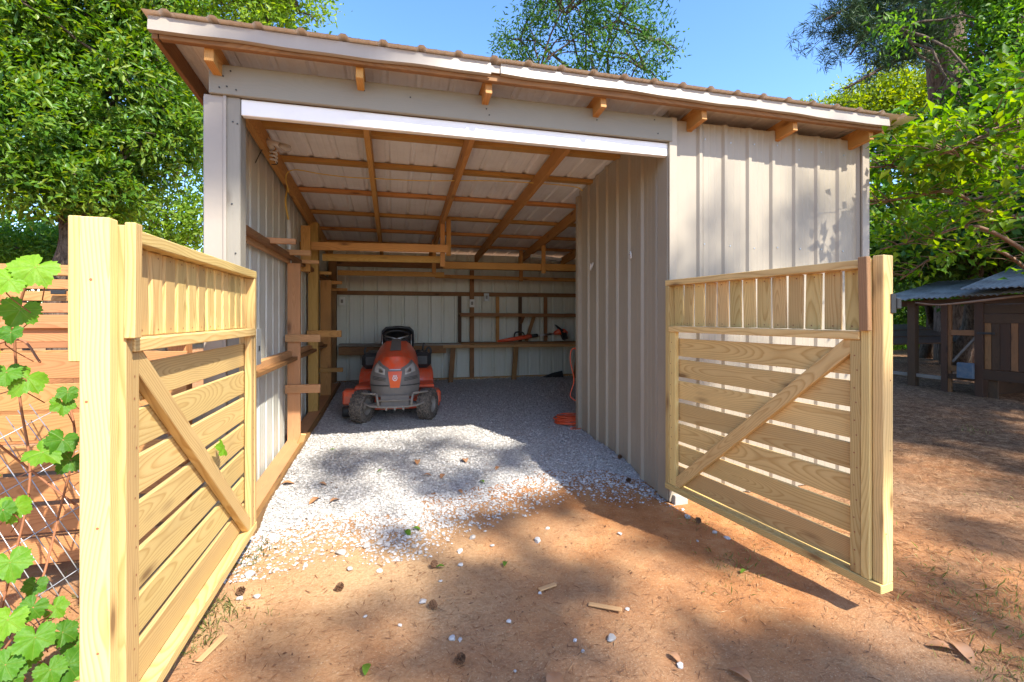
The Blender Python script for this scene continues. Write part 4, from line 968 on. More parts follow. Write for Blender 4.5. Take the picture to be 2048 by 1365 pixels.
# ------------------------------------------------------------------ vegetation
def atd(px, py, d):
    u = (px-1024)/FPX; v = (HOR-py)/FPX; s, c = math.sin(YAW), math.cos(YAW)
    return V((s+u*c, c-u*s, v))*d + V((0, 0, EYE))
def unit(a): return a/np.maximum(np.linalg.norm(a, axis=1, keepdims=True), 1e-9)
def leaf_mesh(name, P, D, N, L, W, fold=0.18, droop=0.12):
    """rhombic folded leaves: P base points, D directions, N blade normals"""
    D = unit(D); S = unit(np.cross(D, N)); N = np.cross(S, D); L = L[:, None]; W = W[:, None]
    base = P; tip = P + D*L - N*L*droop; mid = P + D*L*0.5
    a = mid + S*W*0.5 + N*W*fold; b = mid - S*W*0.5 + N*W*fold
    v = np.stack([base, b, tip, a], 1).reshape(-1, 3); n = len(P)
    i = np.arange(n)[:, None]*4
    f = np.concatenate([i+np.array([[0, 1, 2]]), i+np.array([[0, 2, 3]])], 1).reshape(-1, 3)
    return npmesh(name, v, f)
def clusters(blobs, n, rng, shell=0.45):
    vol = np.array([b[1][0]*b[1][1]*b[1][2] for b in blobs])**0.75; pick = rng.choice(len(blobs), n, p=vol/vol.sum())
    c = np.array([tuple(b[0]) for b in blobs])[pick]; r = np.array([b[1] for b in blobs])[pick]
    d = unit(rng.normal(size=(n, 3))); q = (shell+(1-shell)*rng.random((n, 1))**0.6)
    return c + d*q*r*(0.9+0.25*rng.random((n, 1))), d
def foliage(name, parent, mat, cl, out, per, L, W, sig, rng, up=0.5, droop=0.12, whorl=0.8, origin=None):
    n = len(cl); P = np.repeat(cl, per, 0) + rng.normal(size=(n*per, 3))*sig
    O = np.repeat(out, per, 0)
    D = rng.normal(size=(n*per, 3))*whorl + O*0.7 + np.array([0, 0, 0.1]); N = rng.normal(size=(n*per, 3))*0.38 + np.repeat(rng.normal(size=(n, 3)), per, 0)*0.5 + np.array([0, 0, up]) + O*0.35 + np.array(SUN)*0.35
    Ls = L*(0.6+0.7*rng.random(n*per)); Ws = W*(0.7+0.5*rng.random(n*per))
    o = np.array(origin if origin is not None else (0, 0, 0), float)
    me = leaf_mesh(name, P-o, D, N, Ls, Ws, droop=droop)
    return link(name, me, mat, parent, Matrix.Translation(V(o)))
def limb_path(a, b, rnd, sag=0.12, n=5):
    a, b = V(a), V(b); L = (b-a).length; pts = []
    for i in range(n+1):
        t = i/n; p = a.lerp(b, t); k = math.sin(math.pi*t)
        pts.append(p+V((rnd.uniform(-1, 1), rnd.uniform(-1, 1), rnd.uniform(-0.6, 1)))*L*0.05*k+Zv*L*sag*k)
    return pts
def tree(name, label, base, blobs, nclus, per, L, W, sig, leafmat, barkmat='bark', trunk_r=0.12, top=None, limbs=14, seed=1, group=None, up=0.5, shell=0.4, cat='tree', twigs=0, whorl=0.8, inner=0):
    """blobs in (px, py, depth, rx_px, ry_px) or world (Vector, (rx, ry, rz))"""
    rng = np.random.default_rng(seed); rnd = random.Random(seed); B = []
    for b in blobs:
        if len(b) == 5:
            k = b[2]/FPX; B.append((atd(b[0], b[1], b[2]), (b[3]*k, b[3]*k*0.85, b[4]*k)))
        else: B.append(b)
    base = V(base); t = thing(name, base, label, cat, group)
    cl, out = clusters(B, nclus, rng, shell)
    foliage('crown', t, leafmat, cl, out, per, L, W, sig, rng, up, whorl=whorl, origin=base)
    if inner:
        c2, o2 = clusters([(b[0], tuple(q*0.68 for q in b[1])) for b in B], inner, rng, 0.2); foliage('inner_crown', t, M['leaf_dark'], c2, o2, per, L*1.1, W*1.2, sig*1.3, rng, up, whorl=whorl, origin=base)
    ctr = sum((b[0] for b in B), V((0, 0, 0)))/len(B)
    top = V(top) if top is not None else V((base.x*0.5+ctr.x*0.5, base.y*0.5+ctr.y*0.5, ctr.z))
    tp = limb_path(base-Zv*0.1, top, rnd, 0.0, 6); tubes('trunk', t, [(tp, [trunk_r*(1.25-0.95*i/6) for i in range(7)])], M[barkmat], 9, origin=base)
    lst = []
    for b in B:
        k0 = tp[rnd.randint(2, 5)]; lst.append((limb_path(k0, b[0], rnd), [trunk_r*0.42*(1-0.8*i/5) for i in range(6)]))
    for k in range(limbs):
        b = B[rnd.randrange(len(B))]; j = rnd.randrange(nclus); e = V(cl[j]); s = b[0] if (b[0]-e).length < 3.0 else min((q[0] for q in B), key=lambda q: (q-e).length)
        lst.append((limb_path(s, e, rnd), [trunk_r*0.2*(1-0.8*i/5)+0.004 for i in range(6)]))
    tubes('limb', t, lst, M[barkmat], 5, origin=base)
    if twigs:
        tw = []
        for k in range(twigs):
            e = V(cl[rnd.randrange(nclus)]); tw.append(([e+V((rnd.uniform(-.3, .3), rnd.uniform(-.3, .3), rnd.uniform(-.25, .05))), e], [0.006, 0.003]))
        tubes('twig', t, tw, M[barkmat], 4, origin=base)
    return t

def base_under(px, d, z=0.0): p = atd(px, HOR, d); return V((p.x, p.y, gzf(p.x, p.y)-0.02))
# left
tree('laurel_tree', 'big dark glossy evergreen tree behind the left fence', base_under(120, 7.0), [(150, 40, 7.2, 215, 140), (40, 130, 6.6, 130, 130), (60, 270, 6.4, 150, 120), (240, 190, 7.2, 150, 130), (335, 265, 7.3, 85, 85), (120, 370, 6.6, 140, 80), (250, 360, 7.4, 80, 70), (330, 60, 7.8, 95, 75), (130, -120, 7.2, 260, 130)],
     2700, 18, 0.12, 0.044, 0.07, M['leaf_laurel'], trunk_r=0.16, limbs=40, seed=11, whorl=1.0, shell=0.55, twigs=120, inner=900)
tree('maple_tree', 'airy light green tree between the evergreen and the shed post', base_under(345, 14.0), [(330, 440, 14, 95, 60), (370, 350, 14, 60, 70), (290, 480, 14, 80, 50), (390, 450, 14, 50, 70), (250, 440, 15, 60, 50)], 420, 16, 0.16, 0.085, 0.20, M['leaf_light'], trunk_r=0.10, limbs=24, seed=12, group='trees behind the left fence')
tree('shrub', 'dark green bushy shrub low behind the orange gate', base_under(60, 9.0), [(50, 500, 9, 110, 55), (150, 500, 9.5, 80, 45), (-60, 500, 9, 80, 60)], 500, 22, 0.11, 0.04, 0.12, M['leaf_mid'], trunk_r=0.06, limbs=10, seed=13, cat='shrub')
tree('maple_tree', 'yellow-green treetop above the left end of the roof', base_under(470, 14.0), [(470, 10, 12, 60, 40), (540, 55, 12, 60, 28), (600, 25, 12, 50, 28), (400, 40, 12.5, 40, 40), (520, -50, 12, 140, 50)], 420, 18, 0.15, 0.07, 0.17, M['leaf_light'], trunk_r=0.14, limbs=30, seed=14, group='trees behind the shed')
tree('oak_tree', 'bright leafy branch reaching left of the roof corner', base_under(430, 17.0), [(395, 180, 16, 60, 60), (350, 130, 16, 60, 60), (390, 280, 16, 50, 50)], 260, 16, 0.17, 0.085, 0.22, M['leaf_light'], trunk_r=0.14, limbs=20, seed=15, group='trees behind the shed')
# middle
tree('ash_tree', 'loose airy tree rising behind the middle of the roof', base_under(1180, 15.0), [(1040, 80, 13, 60, 55), (1130, 30, 13, 90, 55), (1240, 30, 13, 90, 55), (1310, 85, 13, 50, 60), (1200, 120, 13, 80, 35), (1080, 140, 13, 60, 25), (1180, -60, 13, 150, 60), (1290, 140, 13, 50, 25)], 620, 17, 0.15, 0.05, 0.15, M['leaf_ash'], trunk_r=0.16, limbs=46, seed=16, group='trees behind the shed', shell=0.15)
# right
tree('maple_tree', 'sunlit yellow-green tree behind the right end of the roof', base_under(1740, 19.0), [(1660, 225, 18, 60, 22), (1730, 205, 18, 75, 40), (1800, 180, 18, 70, 55), (1850, 230, 18, 80, 60)], 520, 20, 0.16, 0.09, 0.22, M['leaf_yellow'], trunk_r=0.18, limbs=20, seed=17, group='trees on the right')
tree('maple_tree', 'tall green tree in front of the pine trunk', base_under(2090, 9.5), [(2010, 70, 9.5, 85, 80), (2040, 180, 9, 90, 90), (1960, 200, 9.5, 60, 50), (1840, 280, 10, 80, 50), (1950, 330, 9.5, 110, 60), (2060, 330, 9, 70, 70), (1800, 60, 9.8, 30, 25), (2020, -60, 9.5, 110, 70), (1760, 300, 10.5, 50, 40)], 1000, 18, 0.14, 0.065, 0.16, M['leaf_mid'], trunk_r=0.15, limbs=60, seed=18, group='trees on the right', shell=0.2)
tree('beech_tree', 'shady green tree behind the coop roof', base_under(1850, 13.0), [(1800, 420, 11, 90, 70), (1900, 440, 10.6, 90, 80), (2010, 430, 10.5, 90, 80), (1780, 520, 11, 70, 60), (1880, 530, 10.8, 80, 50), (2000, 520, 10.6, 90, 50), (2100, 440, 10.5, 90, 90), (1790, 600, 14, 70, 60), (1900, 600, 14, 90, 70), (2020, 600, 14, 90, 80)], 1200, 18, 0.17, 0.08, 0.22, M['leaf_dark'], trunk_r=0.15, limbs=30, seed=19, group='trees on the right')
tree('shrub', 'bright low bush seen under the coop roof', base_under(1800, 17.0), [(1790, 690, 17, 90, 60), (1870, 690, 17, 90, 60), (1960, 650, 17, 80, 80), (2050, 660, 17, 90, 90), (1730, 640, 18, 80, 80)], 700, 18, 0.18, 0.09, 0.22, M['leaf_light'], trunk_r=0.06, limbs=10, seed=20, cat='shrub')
tree('oak_tree', 'low dense boughs added over the coop roof to shade it', V((13.2, 8.2, 0.2)), [(V((10.6, 6.4, 3.1)), (1.9, 2.0, 0.45)), (V((12.6, 4.6, 4.4)), (2.4, 2.4, 1.3)), (V((10.0, 8.4, 3.3)), (1.6, 1.8, 0.5)), (V((13.0, 7.2, 3.6)), (2.0, 2.4, 1.2)), (V((10.2, 4.2, 3.2)), (1.3, 1.3, 0.6))], 1300, 20, 0.17, 0.085, 0.2, M['leaf_dark'], trunk_r=0.2, limbs=40, seed=23, group='trees on the right', shell=0.1)  # canopy added to keep skylight and sun off the coop
# far woods all round, one mass
rng = np.random.default_rng(90); n = 3600; th = np.concatenate([R(-130)+rng.random(n//2)*R(115), R(25)+rng.random(n-n//2)*R(110)]); th = np.concatenate([th[:n//2], th[n//2:]]); dd = 24+12*rng.random(n); hh = rng.random(n)**1.3*(4.2+1.2*np.sin(th*9)+0.8*np.sin(th*23))
cl = np.stack([dd*np.sin(th), dd*np.cos(th), hh+0.2], 1); wd = foliage('far_woods', None, M['leaf_dark'], cl, unit(np.stack([-np.sin(th), -np.cos(th), 0.4+0*th], 1)), 14, 0.55, 0.32, 0.45, rng)
tag(wd, 'dark green woods closing the view behind fence and coop', 'woods', kind='stuff')
# pine: trunk, limbs, needle tufts
pb = base_under(1918, 12.0); pine = thing('pine_tree', pb, 'tall pine trunk with drooping needle branches at upper right', 'tree')
pt = [pb-Zv*0.1, atd(1916, 480, 12.0), atd(1905, 250, 12.0), atd(1888, 60, 12.0), atd(1878, -150, 12.0), atd(1870, -400, 12.2)]
tubes('trunk', pine, [(smoothpath(pt, 4), [0.50-0.008*i for i in range(21)])], M['pine_bark'], 14, origin=pb)
rp = random.Random(8); lim, tip = [], []
for (x0, y0, x1, y1) in ((1885, 120, 1690, 178), (1880, 30, 1665, 68), (1880, -20, 1700, 110), (1880, -60, 1720, 20), (1880, 60, 1760, 120), (1880, -100, 1780, -10), (1878, -40, 1650, 40), (1880, 20, 1810, 90), (1880, -120, 1700, -60), (1885, -20, 2000, 40)):
    a, b = atd(x0, y0, 12.0), atd(x1, y1, 11.0+rp.random()*1.5); p = limb_path(a, b, rp, 0.10); lim.append((p, [0.10*(1-0.75*i/5) for i in range(6)]))
    if y1 == 178: continue
    for k in range(70):
        t = rp.random()**0.6; q = p[min(5, int(t*5))].lerp(p[min(5, int(t*5)+1)], t*5-int(t*5)); tip.append(q+V((rp.gauss(0, 0.34), rp.gauss(0, 0.35), rp.gauss(-0.10, 0.20))))
tubes('limb', pine, lim, M['pine_bark'], 6, origin=pb)
rng = np.random.default_rng(21); tip = np.array([tuple(q) for q in tip]); per = 34
foliage('needles', pine, M['needle'], tip, unit(rng.normal(size=(len(tip), 3))*0.5+np.array([-0.6, 0, -0.3])), per, 0.26, 0.012, 0.05, rng, 0.3, 0.1, 0.9, origin=pb)
# dogwood: spreading branches at the right edge, close by
db = V((7.1, 3.0, 0.0)); dog = thing('dogwood_tree', db, 'dogwood with bright backlit leaves reaching in from the right edge', 'tree')
rd = random.Random(31); lim, tips, outs = [], [], []
hub = V((7.0, 3.1, 1.6)); tubes('trunk', dog, [([db-Zv*0.1, V((7.05, 3.05, 0.8)), hub, V((7.0, 3.1, 2.6)), V((6.9, 3.2, 3.6))], [0.11, 0.09, 0.08, 0.06, 0.03])], M['bark'], 9, origin=db)
paths = [([(2080, 520, 5.2), (1960, 455, 4.9), (1870, 470, 4.8), (1760, 500, 5.0)], 0.8), ([(2080, 440, 5.2), (1980, 425, 4.9), (1900, 385, 4.7), (1790, 400, 4.7), (1735, 410, 4.7)], 0.9), ([(2080, 330, 5.0), (1960, 340, 4.6), (1860, 330, 4.4), (1740, 335, 4.3)], 1.3),
         ([(2080, 210, 4.6), (1990, 255, 4.3), (1900, 300, 4.2), (1800, 325, 4.2)], 1.4), ([(2080, 240, 4.4), (2010, 250, 4.0), (1950, 280, 3.8), (1880, 310, 3.8)], 1.2), ([(2080, 560, 5.6), (1990, 500, 5.5), (1880, 510, 5.6), (1800, 560, 5.8)], 0.5), ([(2080, 380, 5.6), (1960, 395, 5.6), (1850, 440, 5.6), (1770, 450, 5.6)], 1.0), ([(2080, 300, 5.6), (1960, 290, 5.6), (1840, 290, 5.8)], 1.0),
         ([(2420, 330, 3.9), (2250, 250, 3.5), (2140, 175, 3.2), (2085, 165, 3.12)], 0.7)]
for pl, dens in paths:
    p = smoothpath([atd(*q) for q in pl], 6); 
    lim.append(([hub]+p, [0.035]+[0.022*(1-0.8*i/len(p))+0.003 for i in range(len(p))]))
    for k in range(int(46*dens)):
        t = rd.random()**0.7; q = p[int(t*(len(p)-1))]; e = q+V((rd.gauss(0, 0.24), rd.gauss(0, 0.24), rd.gauss(0.03, 0.09)))
        lim.append(([q, q.lerp(e, 0.5)+Zv*0.02, e], [0.006, 0.004, 0.002])); tips.append(tuple(e)); outs.append(tuple((e-q).normalized()))
tubes('branch', dog, lim, M['twig'], 5, origin=db)
rng = np.random.default_rng(32); foliage('leaves', dog, M['leaf_dogwood'], np.array(tips), np.array(outs), 9, 0.105, 0.056, 0.055, rng, 1.2, 0.22, 0.6, origin=db)
# trees behind the photographer: their crowns dapple the yard
def up_sun(p, t): return V(p)+SUN*t
shade = [  # (target point, spread across, spread along, leaf clusters, distance)
    (at(960, 1190, Z=0.00), 0.18, 0.112, 9, 20), (at(1010, 1275, Z=0.00), 0.21, 0.128, 12, 20), (at(1060, 1350, Z=0.00), 0.19, 0.120, 8, 20), (at(1150, 1150, Z=0.00), 0.18, 0.064, 8, 20), (at(900, 1330, Z=0.00), 0.18, 0.096, 3, 20), (at(820, 1085, Z=0.00), 0.13, 0.048, 3, 20), (at(730, 1310, Z=0.00), 0.18, 0.096, 3, 21), (at(600, 1335, Z=0.00), 0.18, 0.112, 3, 21), (at(1500, 1300, Z=0.00), 0.19, 0.096, 8, 21), (at(1650, 1340, Z=0.00), 0.19, 0.096, 8, 21), (at(1380, 1090, Z=0.00), 0.16, 0.048, 7, 21), (at(1180, 990, Z=0.02), 0.27, 0.048, 11, 21), (at(1010, 1025, Z=0.00), 0.19, 0.048, 7, 21), (at(800, 908, Z=0.10), 0.46, 0.050, 8, 22), (at(640, 928, Z=0.10), 0.46, 0.050, 8, 22), (at(700, 965, Z=0.05), 0.46, 0.050, 8, 22), (at(1060, 905, Z=0.10), 0.46, 0.050, 13, 22), (at(1200, 930, Z=0.06), 0.46, 0.050, 13, 22), (at(930, 960, Z=0.05), 0.46, 0.050, 8, 22), (at(1900, 1180, Z=0.00), 0.24, 0.040, 7, 22), (at(1950, 1060, Z=0.00), 0.32, 0.040, 7, 22), ((2.0, 1.1, 0), 0.3, 0.2, 10, 20), ((2.6, 1.0, 0), 0.25, 0.25, 10, 22), ((5.4, 4.7, 0.1), 0.7, 0.08, 22, 22), ((6.6, 3.9, 0.1), 0.8, 0.07, 20, 22), ((-0.4, 2.9, 3.03), 0.75, 0.05, 40, 24), ((10.4, 6.2, 2.0), 1.2, 0.9, 260, 17), ((6.9, 3.9, 0.1), 0.7, 0.06, 26, 22), ((7.6, 4.4, 0.1), 0.7, 0.06, 26, 22), ((5.9, 4.2, 0.1), 0.5, 0.05, 18, 22), ((6.0, 3.6, 0.1), 0.4, 0.04, 12, 22), ((6.4, 5.0, 0.1), 0.9, 0.08, 40, 22), ((6.4, 3.4, 0.1), 0.9, 0.05, 14, 22), ((7.2, 4.9, 0.1), 0.9, 0.10, 40, 22), ((4.7, 4.6, 0.1), 0.5, 0.06, 20, 22),
    ((3.35, 3.1, 2.35), 0.08, 0.22, 6, 20), ((3.85, 3.1, 2.2), 0.08, 0.2, 6, 20), ((2.5, 3.1, 1.75), 0.08, 0.4, 6, 22),
    ((4.9, 3.9, 0.1), 0.5, 0.05, 10, 22), ((5.6, 2.9, 0.1), 0.6, 0.04, 9, 22), ((6.6, 4.4, 0.1), 0.8, 0.08, 26, 22), ((5.4, 5.0, 0.1), 0.7, 0.10, 24, 22), ((6.0, 6.2, 0.1), 1.2, 0.30, 70, 22), ((8.0, 5.6, 0.3), 1.3, 0.8, 220, 20), ((9.3, 5.8, 1.3), 1.0, 0.9, 330, 18), ((9.2, 7.0, 1.4), 1.0, 0.8, 200, 18), ((8.2, 7.4, 0.4), 1.2, 0.6, 140, 20), ((5.4, 7.2, 0.3), 0.8, 0.5, 50, 22), ((9.6, 4.6, 0.9), 1.0, 0.8, 160, 18)]
ax = V((SUN.y, -SUN.x, 0)).normalized(); ay = SUN.cross(ax).normalized()
rng = np.random.default_rng(41); rs = random.Random(41)
groups = {0: ([], 'tall tree behind the photographer shading the middle of the yard', V((8.6, -12.6, 0))), 1: ([], 'tall tree behind the photographer shading the right of the yard', V((14.0, -10.0, 0)))}
for p, a, b, n, d in shade:
    for k in range(n):
        gx, gy = rs.gauss(0, 0.62), rs.gauss(0, 0.62)
        q = up_sun(p, d+rs.gauss(0, 0.7))+ax*gx*a+ay*gy*b*0.75; groups[0 if p[0] < 3.0 else 1][0].append(tuple(q))
for gk, (pts, lab, tb_) in groups.items():
    t = thing('poplar_tree', tb_, lab, 'tree', 'trees behind the photographer'); cl = np.array(pts)
    foliage('crown', t, M['leaf_mid'], cl, unit(rng.normal(size=cl.shape)), 15, 0.17, 0.10, 0.10, rng, 0.4, origin=tb_)
    top = V(cl.mean(0)); tubes('trunk', t, [([tb_-Zv*0.1, tb_+Zv*6, V((tb_.x, tb_.y, 11)), V((tb_.x, tb_.y, 13))], [0.28, 0.22, 0.15, 0.1])], M['bark'], 10, origin=tb_)

# ------------------------------------------------------------------ grape vine in the left foreground
def vine_leaf(seed):
    r = random.Random(seed); out = []
    lob = [(0, 1.0), (18, 0.86), (33, 0.74), (48, 0.84), (66, 0.92), (84, 0.74), (100, 0.62), (118, 0.70), (134, 0.74), (150, 0.62), (166, 0.40), (176, 0.16)]
    key = [(0, 1.0), (16, 0.91), (31, 0.76), (43, 0.82), (57, 0.94), (74, 0.86), (88, 0.74), (100, 0.80), (112, 0.85), (130, 0.82), (150, 0.76), (168, 0.58), (178, 0.14)]
    ka = [q[0] for q in key]; kr = [q[1] for q in key]; angs = list(np.linspace(0, 178, 27)); pts = []
    for sgn in (1, -1):
        for j, a in (list(enumerate(angs)) if sgn > 0 else list(enumerate(angs))[::-1]):
            if sgn < 0 and a == 0: continue
            q = float(np.interp(a, ka, kr))*(1.05 if j % 2 == 0 else 0.95)*r.uniform(0.97, 1.03); pts.append((q*math.sin(R(a))*sgn, q*math.cos(R(a))))
    cup, curl, twist = r.uniform(0.0, 0.35), r.uniform(0.1, 0.45), r.uniform(-0.35, 0.35); vs_ = [V((0, 0.0, 0))]; n = len(pts)
    for k in (0.5, 1.0):
        for x, y in pts:
            rr_ = math.hypot(x, y)*k; aa = abs(math.atan2(x, y)); vs_.append(V((x*k, y*k, cup*abs(x)*k-curl*rr_*rr_-0.05*rr_*math.cos(aa*6.2)+twist*x*y*k*k+r.uniform(-0.03, 0.03)*k)))
    fs = [(0, 1+i, 1+(i+1) % n) for i in range(n)]+[(1+i, 1+n+i, 1+n+(i+1) % n, 1+(i+1) % n) for i in range(n)]
    me = pymesh('leaf', vs_, fs, True); me.materials.append(M['leaf_vine']); return me
VL = [vine_leaf(s) for s in range(7)]
vine = thing('grape_vine', (-1.75, 2.2, 0), 'grape vine with big lobed bright green leaves at the left edge', 'vine')
rv = random.Random(77); canes = []
spots = [(70, 535, 1.75, 48), (18, 560, 1.7, 46), (40, 620, 1.8, 44), (22, 665, 1.75, 30), (55, 755, 1.85, 40), (12, 745, 1.8, 34), (125, 808, 1.95, 26), (135, 785, 1.95, 22), (125, 880, 1.9, 44), (85, 905, 1.85, 46), (140, 920, 1.95, 34), (28, 1012, 1.7, 40), (5, 1020, 1.65, 34),
         (20, 1125, 1.65, 46), (65, 1215, 1.75, 38), (70, 1275, 1.7, 42), (15, 1240, 1.7, 40), (125, 1265, 1.85, 36), (135, 1330, 1.8, 40), (10, 1330, 1.65, 40), (-60, 700, 1.7, 50), (-60, 950, 1.7, 50), (-70, 1150, 1.65, 60), (-50, 560, 1.7, 50), (-60, 1280, 1.65, 60), (150, 1290, 1.9, 30), (45, 1310, 1.72, 44), (100, 1340, 1.75, 38), (15, 1350, 1.65, 44), (110, 1215, 1.85, 30), (70, 1170, 1.8, 30), (140, 1360, 1.8, 40)]
for i, (x, y, d, r) in enumerate(spots):
    p = atd(x, y, d); s = r*d/FPX*rv.uniform(0.7, 1.0)
    face = (V((0, 0, EYE))-p).normalized()*0.75+SUN*0.9+V((rv.uniform(-.45, .45), rv.uniform(-.45, .45), rv.uniform(-.3, .3))); z = face.normalized()
    dn = V((rv.uniform(-0.7, 0.9), rv.uniform(-0.4, 0.4), -1.0)); yv = (dn-z*dn.dot(z)).normalized(); xv = yv.cross(z)
    M4 = Matrix.Translation(p) @ Matrix((xv, yv, z)).transposed().to_4x4() @ Matrix.Diagonal((s, s, s, 1))
    link('leaf', VL[i % 7], None, vine, M4)
    canes.append((smoothpath([p, p+V((rv.uniform(-.05, .05), 0.04, -0.05)), p+V((rv.uniform(-.16, .04), 0.10, -0.12))], 3), 0.0022))
main = [[(-30, 1330, 1.9), (20, 1150, 1.95), (60, 960, 2.0), (40, 800, 2.0), (30, 660, 1.95), (60, 540, 1.9)], [(-20, 1340, 1.9), (70, 1200, 1.95), (120, 1020, 2.1), (150, 880, 2.1), (130, 780, 2.1)], [(-40, 860, 2.0), (60, 940, 2.15), (150, 1010, 2.2)], [(-40, 700, 2.0), (40, 680, 2.0), (80, 725, 1.95)]]
tubes('cane', vine, [(smoothpath([atd(*q) for q in pl], 6), 0.005) for pl in main]+canes, M['rust'], 5)
lf = GP(0.62, 0.78, 0.05); o = link('leaf', VL[0], None, vine, Matrix.Translation(lf) @ Matrix.Rotation(R(70), 4, 'Y') @ Matrix.Rotation(R(150), 4, 'Z') @ Matrix.Diagonal((0.05, 0.05, 0.05, 1)))

# ------------------------------------------------------------------ litter on the ground
def rock_mesh(seed, n=1):
    r = np.random.default_rng(seed); bm = bmesh.new(); bmesh.ops.create_icosphere(bm, subdivisions=2, radius=1.0)
    pl = [(V(r.normal(size=3)).normalized(), r.uniform(0.55, 0.8)) for _ in range(11)]
    for v in bm.verts:
        for nn, h in pl:
            dd = v.co.dot(nn)
            if dd > h: v.co -= nn*(dd-h)
        v.co.z *= 0.62
    me = bpy.data.meshes.new('stone'); bm.to_mesh(me); bm.free(); me.materials.append(M['stone']); return me
RK = [rock_mesh(s) for s in range(6)]
def nth(k): return ('leftmost' if k == 0 else '%d%s' % (k+1, 'th' if 10 <= (k+1) % 100 <= 20 else {1: 'st', 2: 'nd', 3: 'rd'}.get((k+1) % 10, 'th'))) if k else 'first'
rs = random.Random(55)
spill = [(1222, 1275, 12), (905, 1275, 9), (920, 1277, 6), (1360, 1325, 10), (846, 1205, 9), (1018, 1243, 7), (680, 1108, 10), (735, 1095, 9), (775, 1092, 8), (920, 1102, 8), (920, 1132, 7), (500, 1152, 11), (512, 1195, 8), (1075, 1080, 9), (1240, 1065, 7), (1095, 1055, 5), (1255, 1212, 6), (1150, 1278, 6), (1195, 1208, 5), (640, 1030, 8), (620, 1040, 9), (945, 1075, 8), (828, 1095, 6), (840, 1108, 7), (985, 1090, 6), (1375, 1032, 8), (1430, 1062, 7), (1455, 1072, 7), (1395, 1080, 4), (700, 1140, 8), (760, 1145, 6), (610, 1135, 6), (480, 1200, 7), (730, 1235, 5), (800, 1250, 5), (1030, 1340, 5), (1165, 1300, 5), (1080, 1180, 5), (880, 1165, 5)]
for k in range(120):
    x = rs.uniform(-0.6, 2.1); y = float(edge(x))-abs(rs.gauss(0, 0.16))+0.12
    spill.append((x, y, rs.uniform(0.007, 0.018), 'w'))
for k in range(45):
    x = rs.uniform(1.2, 2.1); y = float(edge(x))-abs(rs.gauss(0, 0.12))+0.05
    spill.append((x, y, rs.uniform(0.010, 0.022), 'w'))
for i, q in enumerate(spill):
    if len(q) == 3: p = at(q[0], q[1], Z=0.0); x, y, r = p.x, p.y, q[2]*p.y/FPX*0.95
    else: x, y, r = q[:3]
    if x > 2.03 and y > 3.05: continue
    z = max(gzf(x, y), fz(x, y) if y > 2.3 else -1)
    M4 = Matrix.Translation((x, y, z+r*0.30)) @ Matrix.Rotation(rs.uniform(0, 6.28), 4, 'Z') @ Matrix.Rotation(rs.uniform(-0.4, 0.4), 4, 'X') @ Matrix.Diagonal((r*rs.uniform(0.9, 1.4), r, r*rs.uniform(0.8, 1.2), 1))
    lab = 'white stone lying apart on the red dirt, %s from the left of the single stones' % nth(sorted(range(39), key=lambda j: spill[j][0]).index(i)) if len(q) == 3 else 'small white stone in the loose spill along the front edge of the gravel'
    tag(link('stone', RK[i % 6], None, None, M4), lab, 'stone', 'single white stones on the dirt' if len(q) == 3 else 'loose white stones along the gravel edge')
# the mass of small gravel
rng = np.random.default_rng(60); N = 105000
yy = 2.75+(8.2-2.75)*rng.random(N)**1.7; xx = np.where(yy > 5.05, -1.02+rng.random(N)*4.4, -1.02+rng.random(N)*(2.06+1.02))
keep = (yy > edge(xx)+0.10-0.55*rng.random(N)**2.5+0.12*wob(xx*4, yy*4)*0.4); xx, yy = xx[keep], yy[keep]; N = len(xx)
r = (0.0035+0.0085*rng.random(N)**3.0)*(1.0+0.08*yy); zz = np.maximum(gz(xx, yy), gravel_z(xx, yy))+r*0.25
oct_v = np.array([(1, 0, 0), (-0.9, 0.2, 0.1), (0.1, 1, 0), (0, -1, 0.15), (0.15, 0.1, 0.75), (0, 0, -0.7)], float); oct_f = np.array([(0, 2, 4), (2, 1, 4), (1, 3, 4), (3, 0, 4)])
ang = rng.random(N)*6.283; ca, sa = np.cos(ang), np.sin(ang); jit = 1+0.35*rng.normal(size=(N, 6, 3)).clip(-1.5, 1.5)*0.6
vv = oct_v[None]*jit*r[:, None, None]; X = vv[..., 0]*ca[:, None]-vv[..., 1]*sa[:, None]+xx[:, None]; Y = vv[..., 0]*sa[:, None]+vv[..., 1]*ca[:, None]+yy[:, None]; Z = vv[..., 2]+zz[:, None]
gm = npmesh('gravel', np.stack([X, Y, Z], -1).reshape(-1, 3), (np.arange(N)[:, None, None]*6+oct_f[None]).reshape(-1, 3))
tag(link('gravel', gm, M['stone']), 'mass of small pale crushed stones covering the shed floor', 'gravel', kind='stuff')
# pine straw, chips and leaf bits
def strands(name, xx, yy, L, W, mat, rng, lift=0.006):
    n = len(xx); a = rng.random(n)*6.283; D = np.stack([np.cos(a), np.sin(a), rng.normal(size=n)*0.08], 1)
    z = np.maximum(gz(xx, yy), np.where((yy > 2.3) & (yy < 8.3) & (xx > -1.03) & (xx < 2.06), gravel_z(xx, yy)+0.004, -9))+lift*rng.random(n)+0.002
    P = np.stack([xx, yy, z], 1); Nn = np.stack([rng.normal(size=n)*0.3, rng.normal(size=n)*0.3, np.ones(n)], 1)
    return link(name, leaf_mesh(name, P, D, Nn, L, W, 0.05, 0.02), mat)
rng = np.random.default_rng(61)
n = 70000; dist = 1.0+9.0*rng.random(n)**1.15; th = R(14.2)+(-50+100*rng.random(n))*math.pi/180; xx, yy = dist*np.sin(th), dist*np.cos(th)
ok = ((yy < 3.05) | (xx > 4.05) | (xx < -1.2)) & (rng.random(n) < np.where(xx > 2.3, 1.0, 0.16)); xx, yy = xx[ok], yy[ok]; n = len(xx)
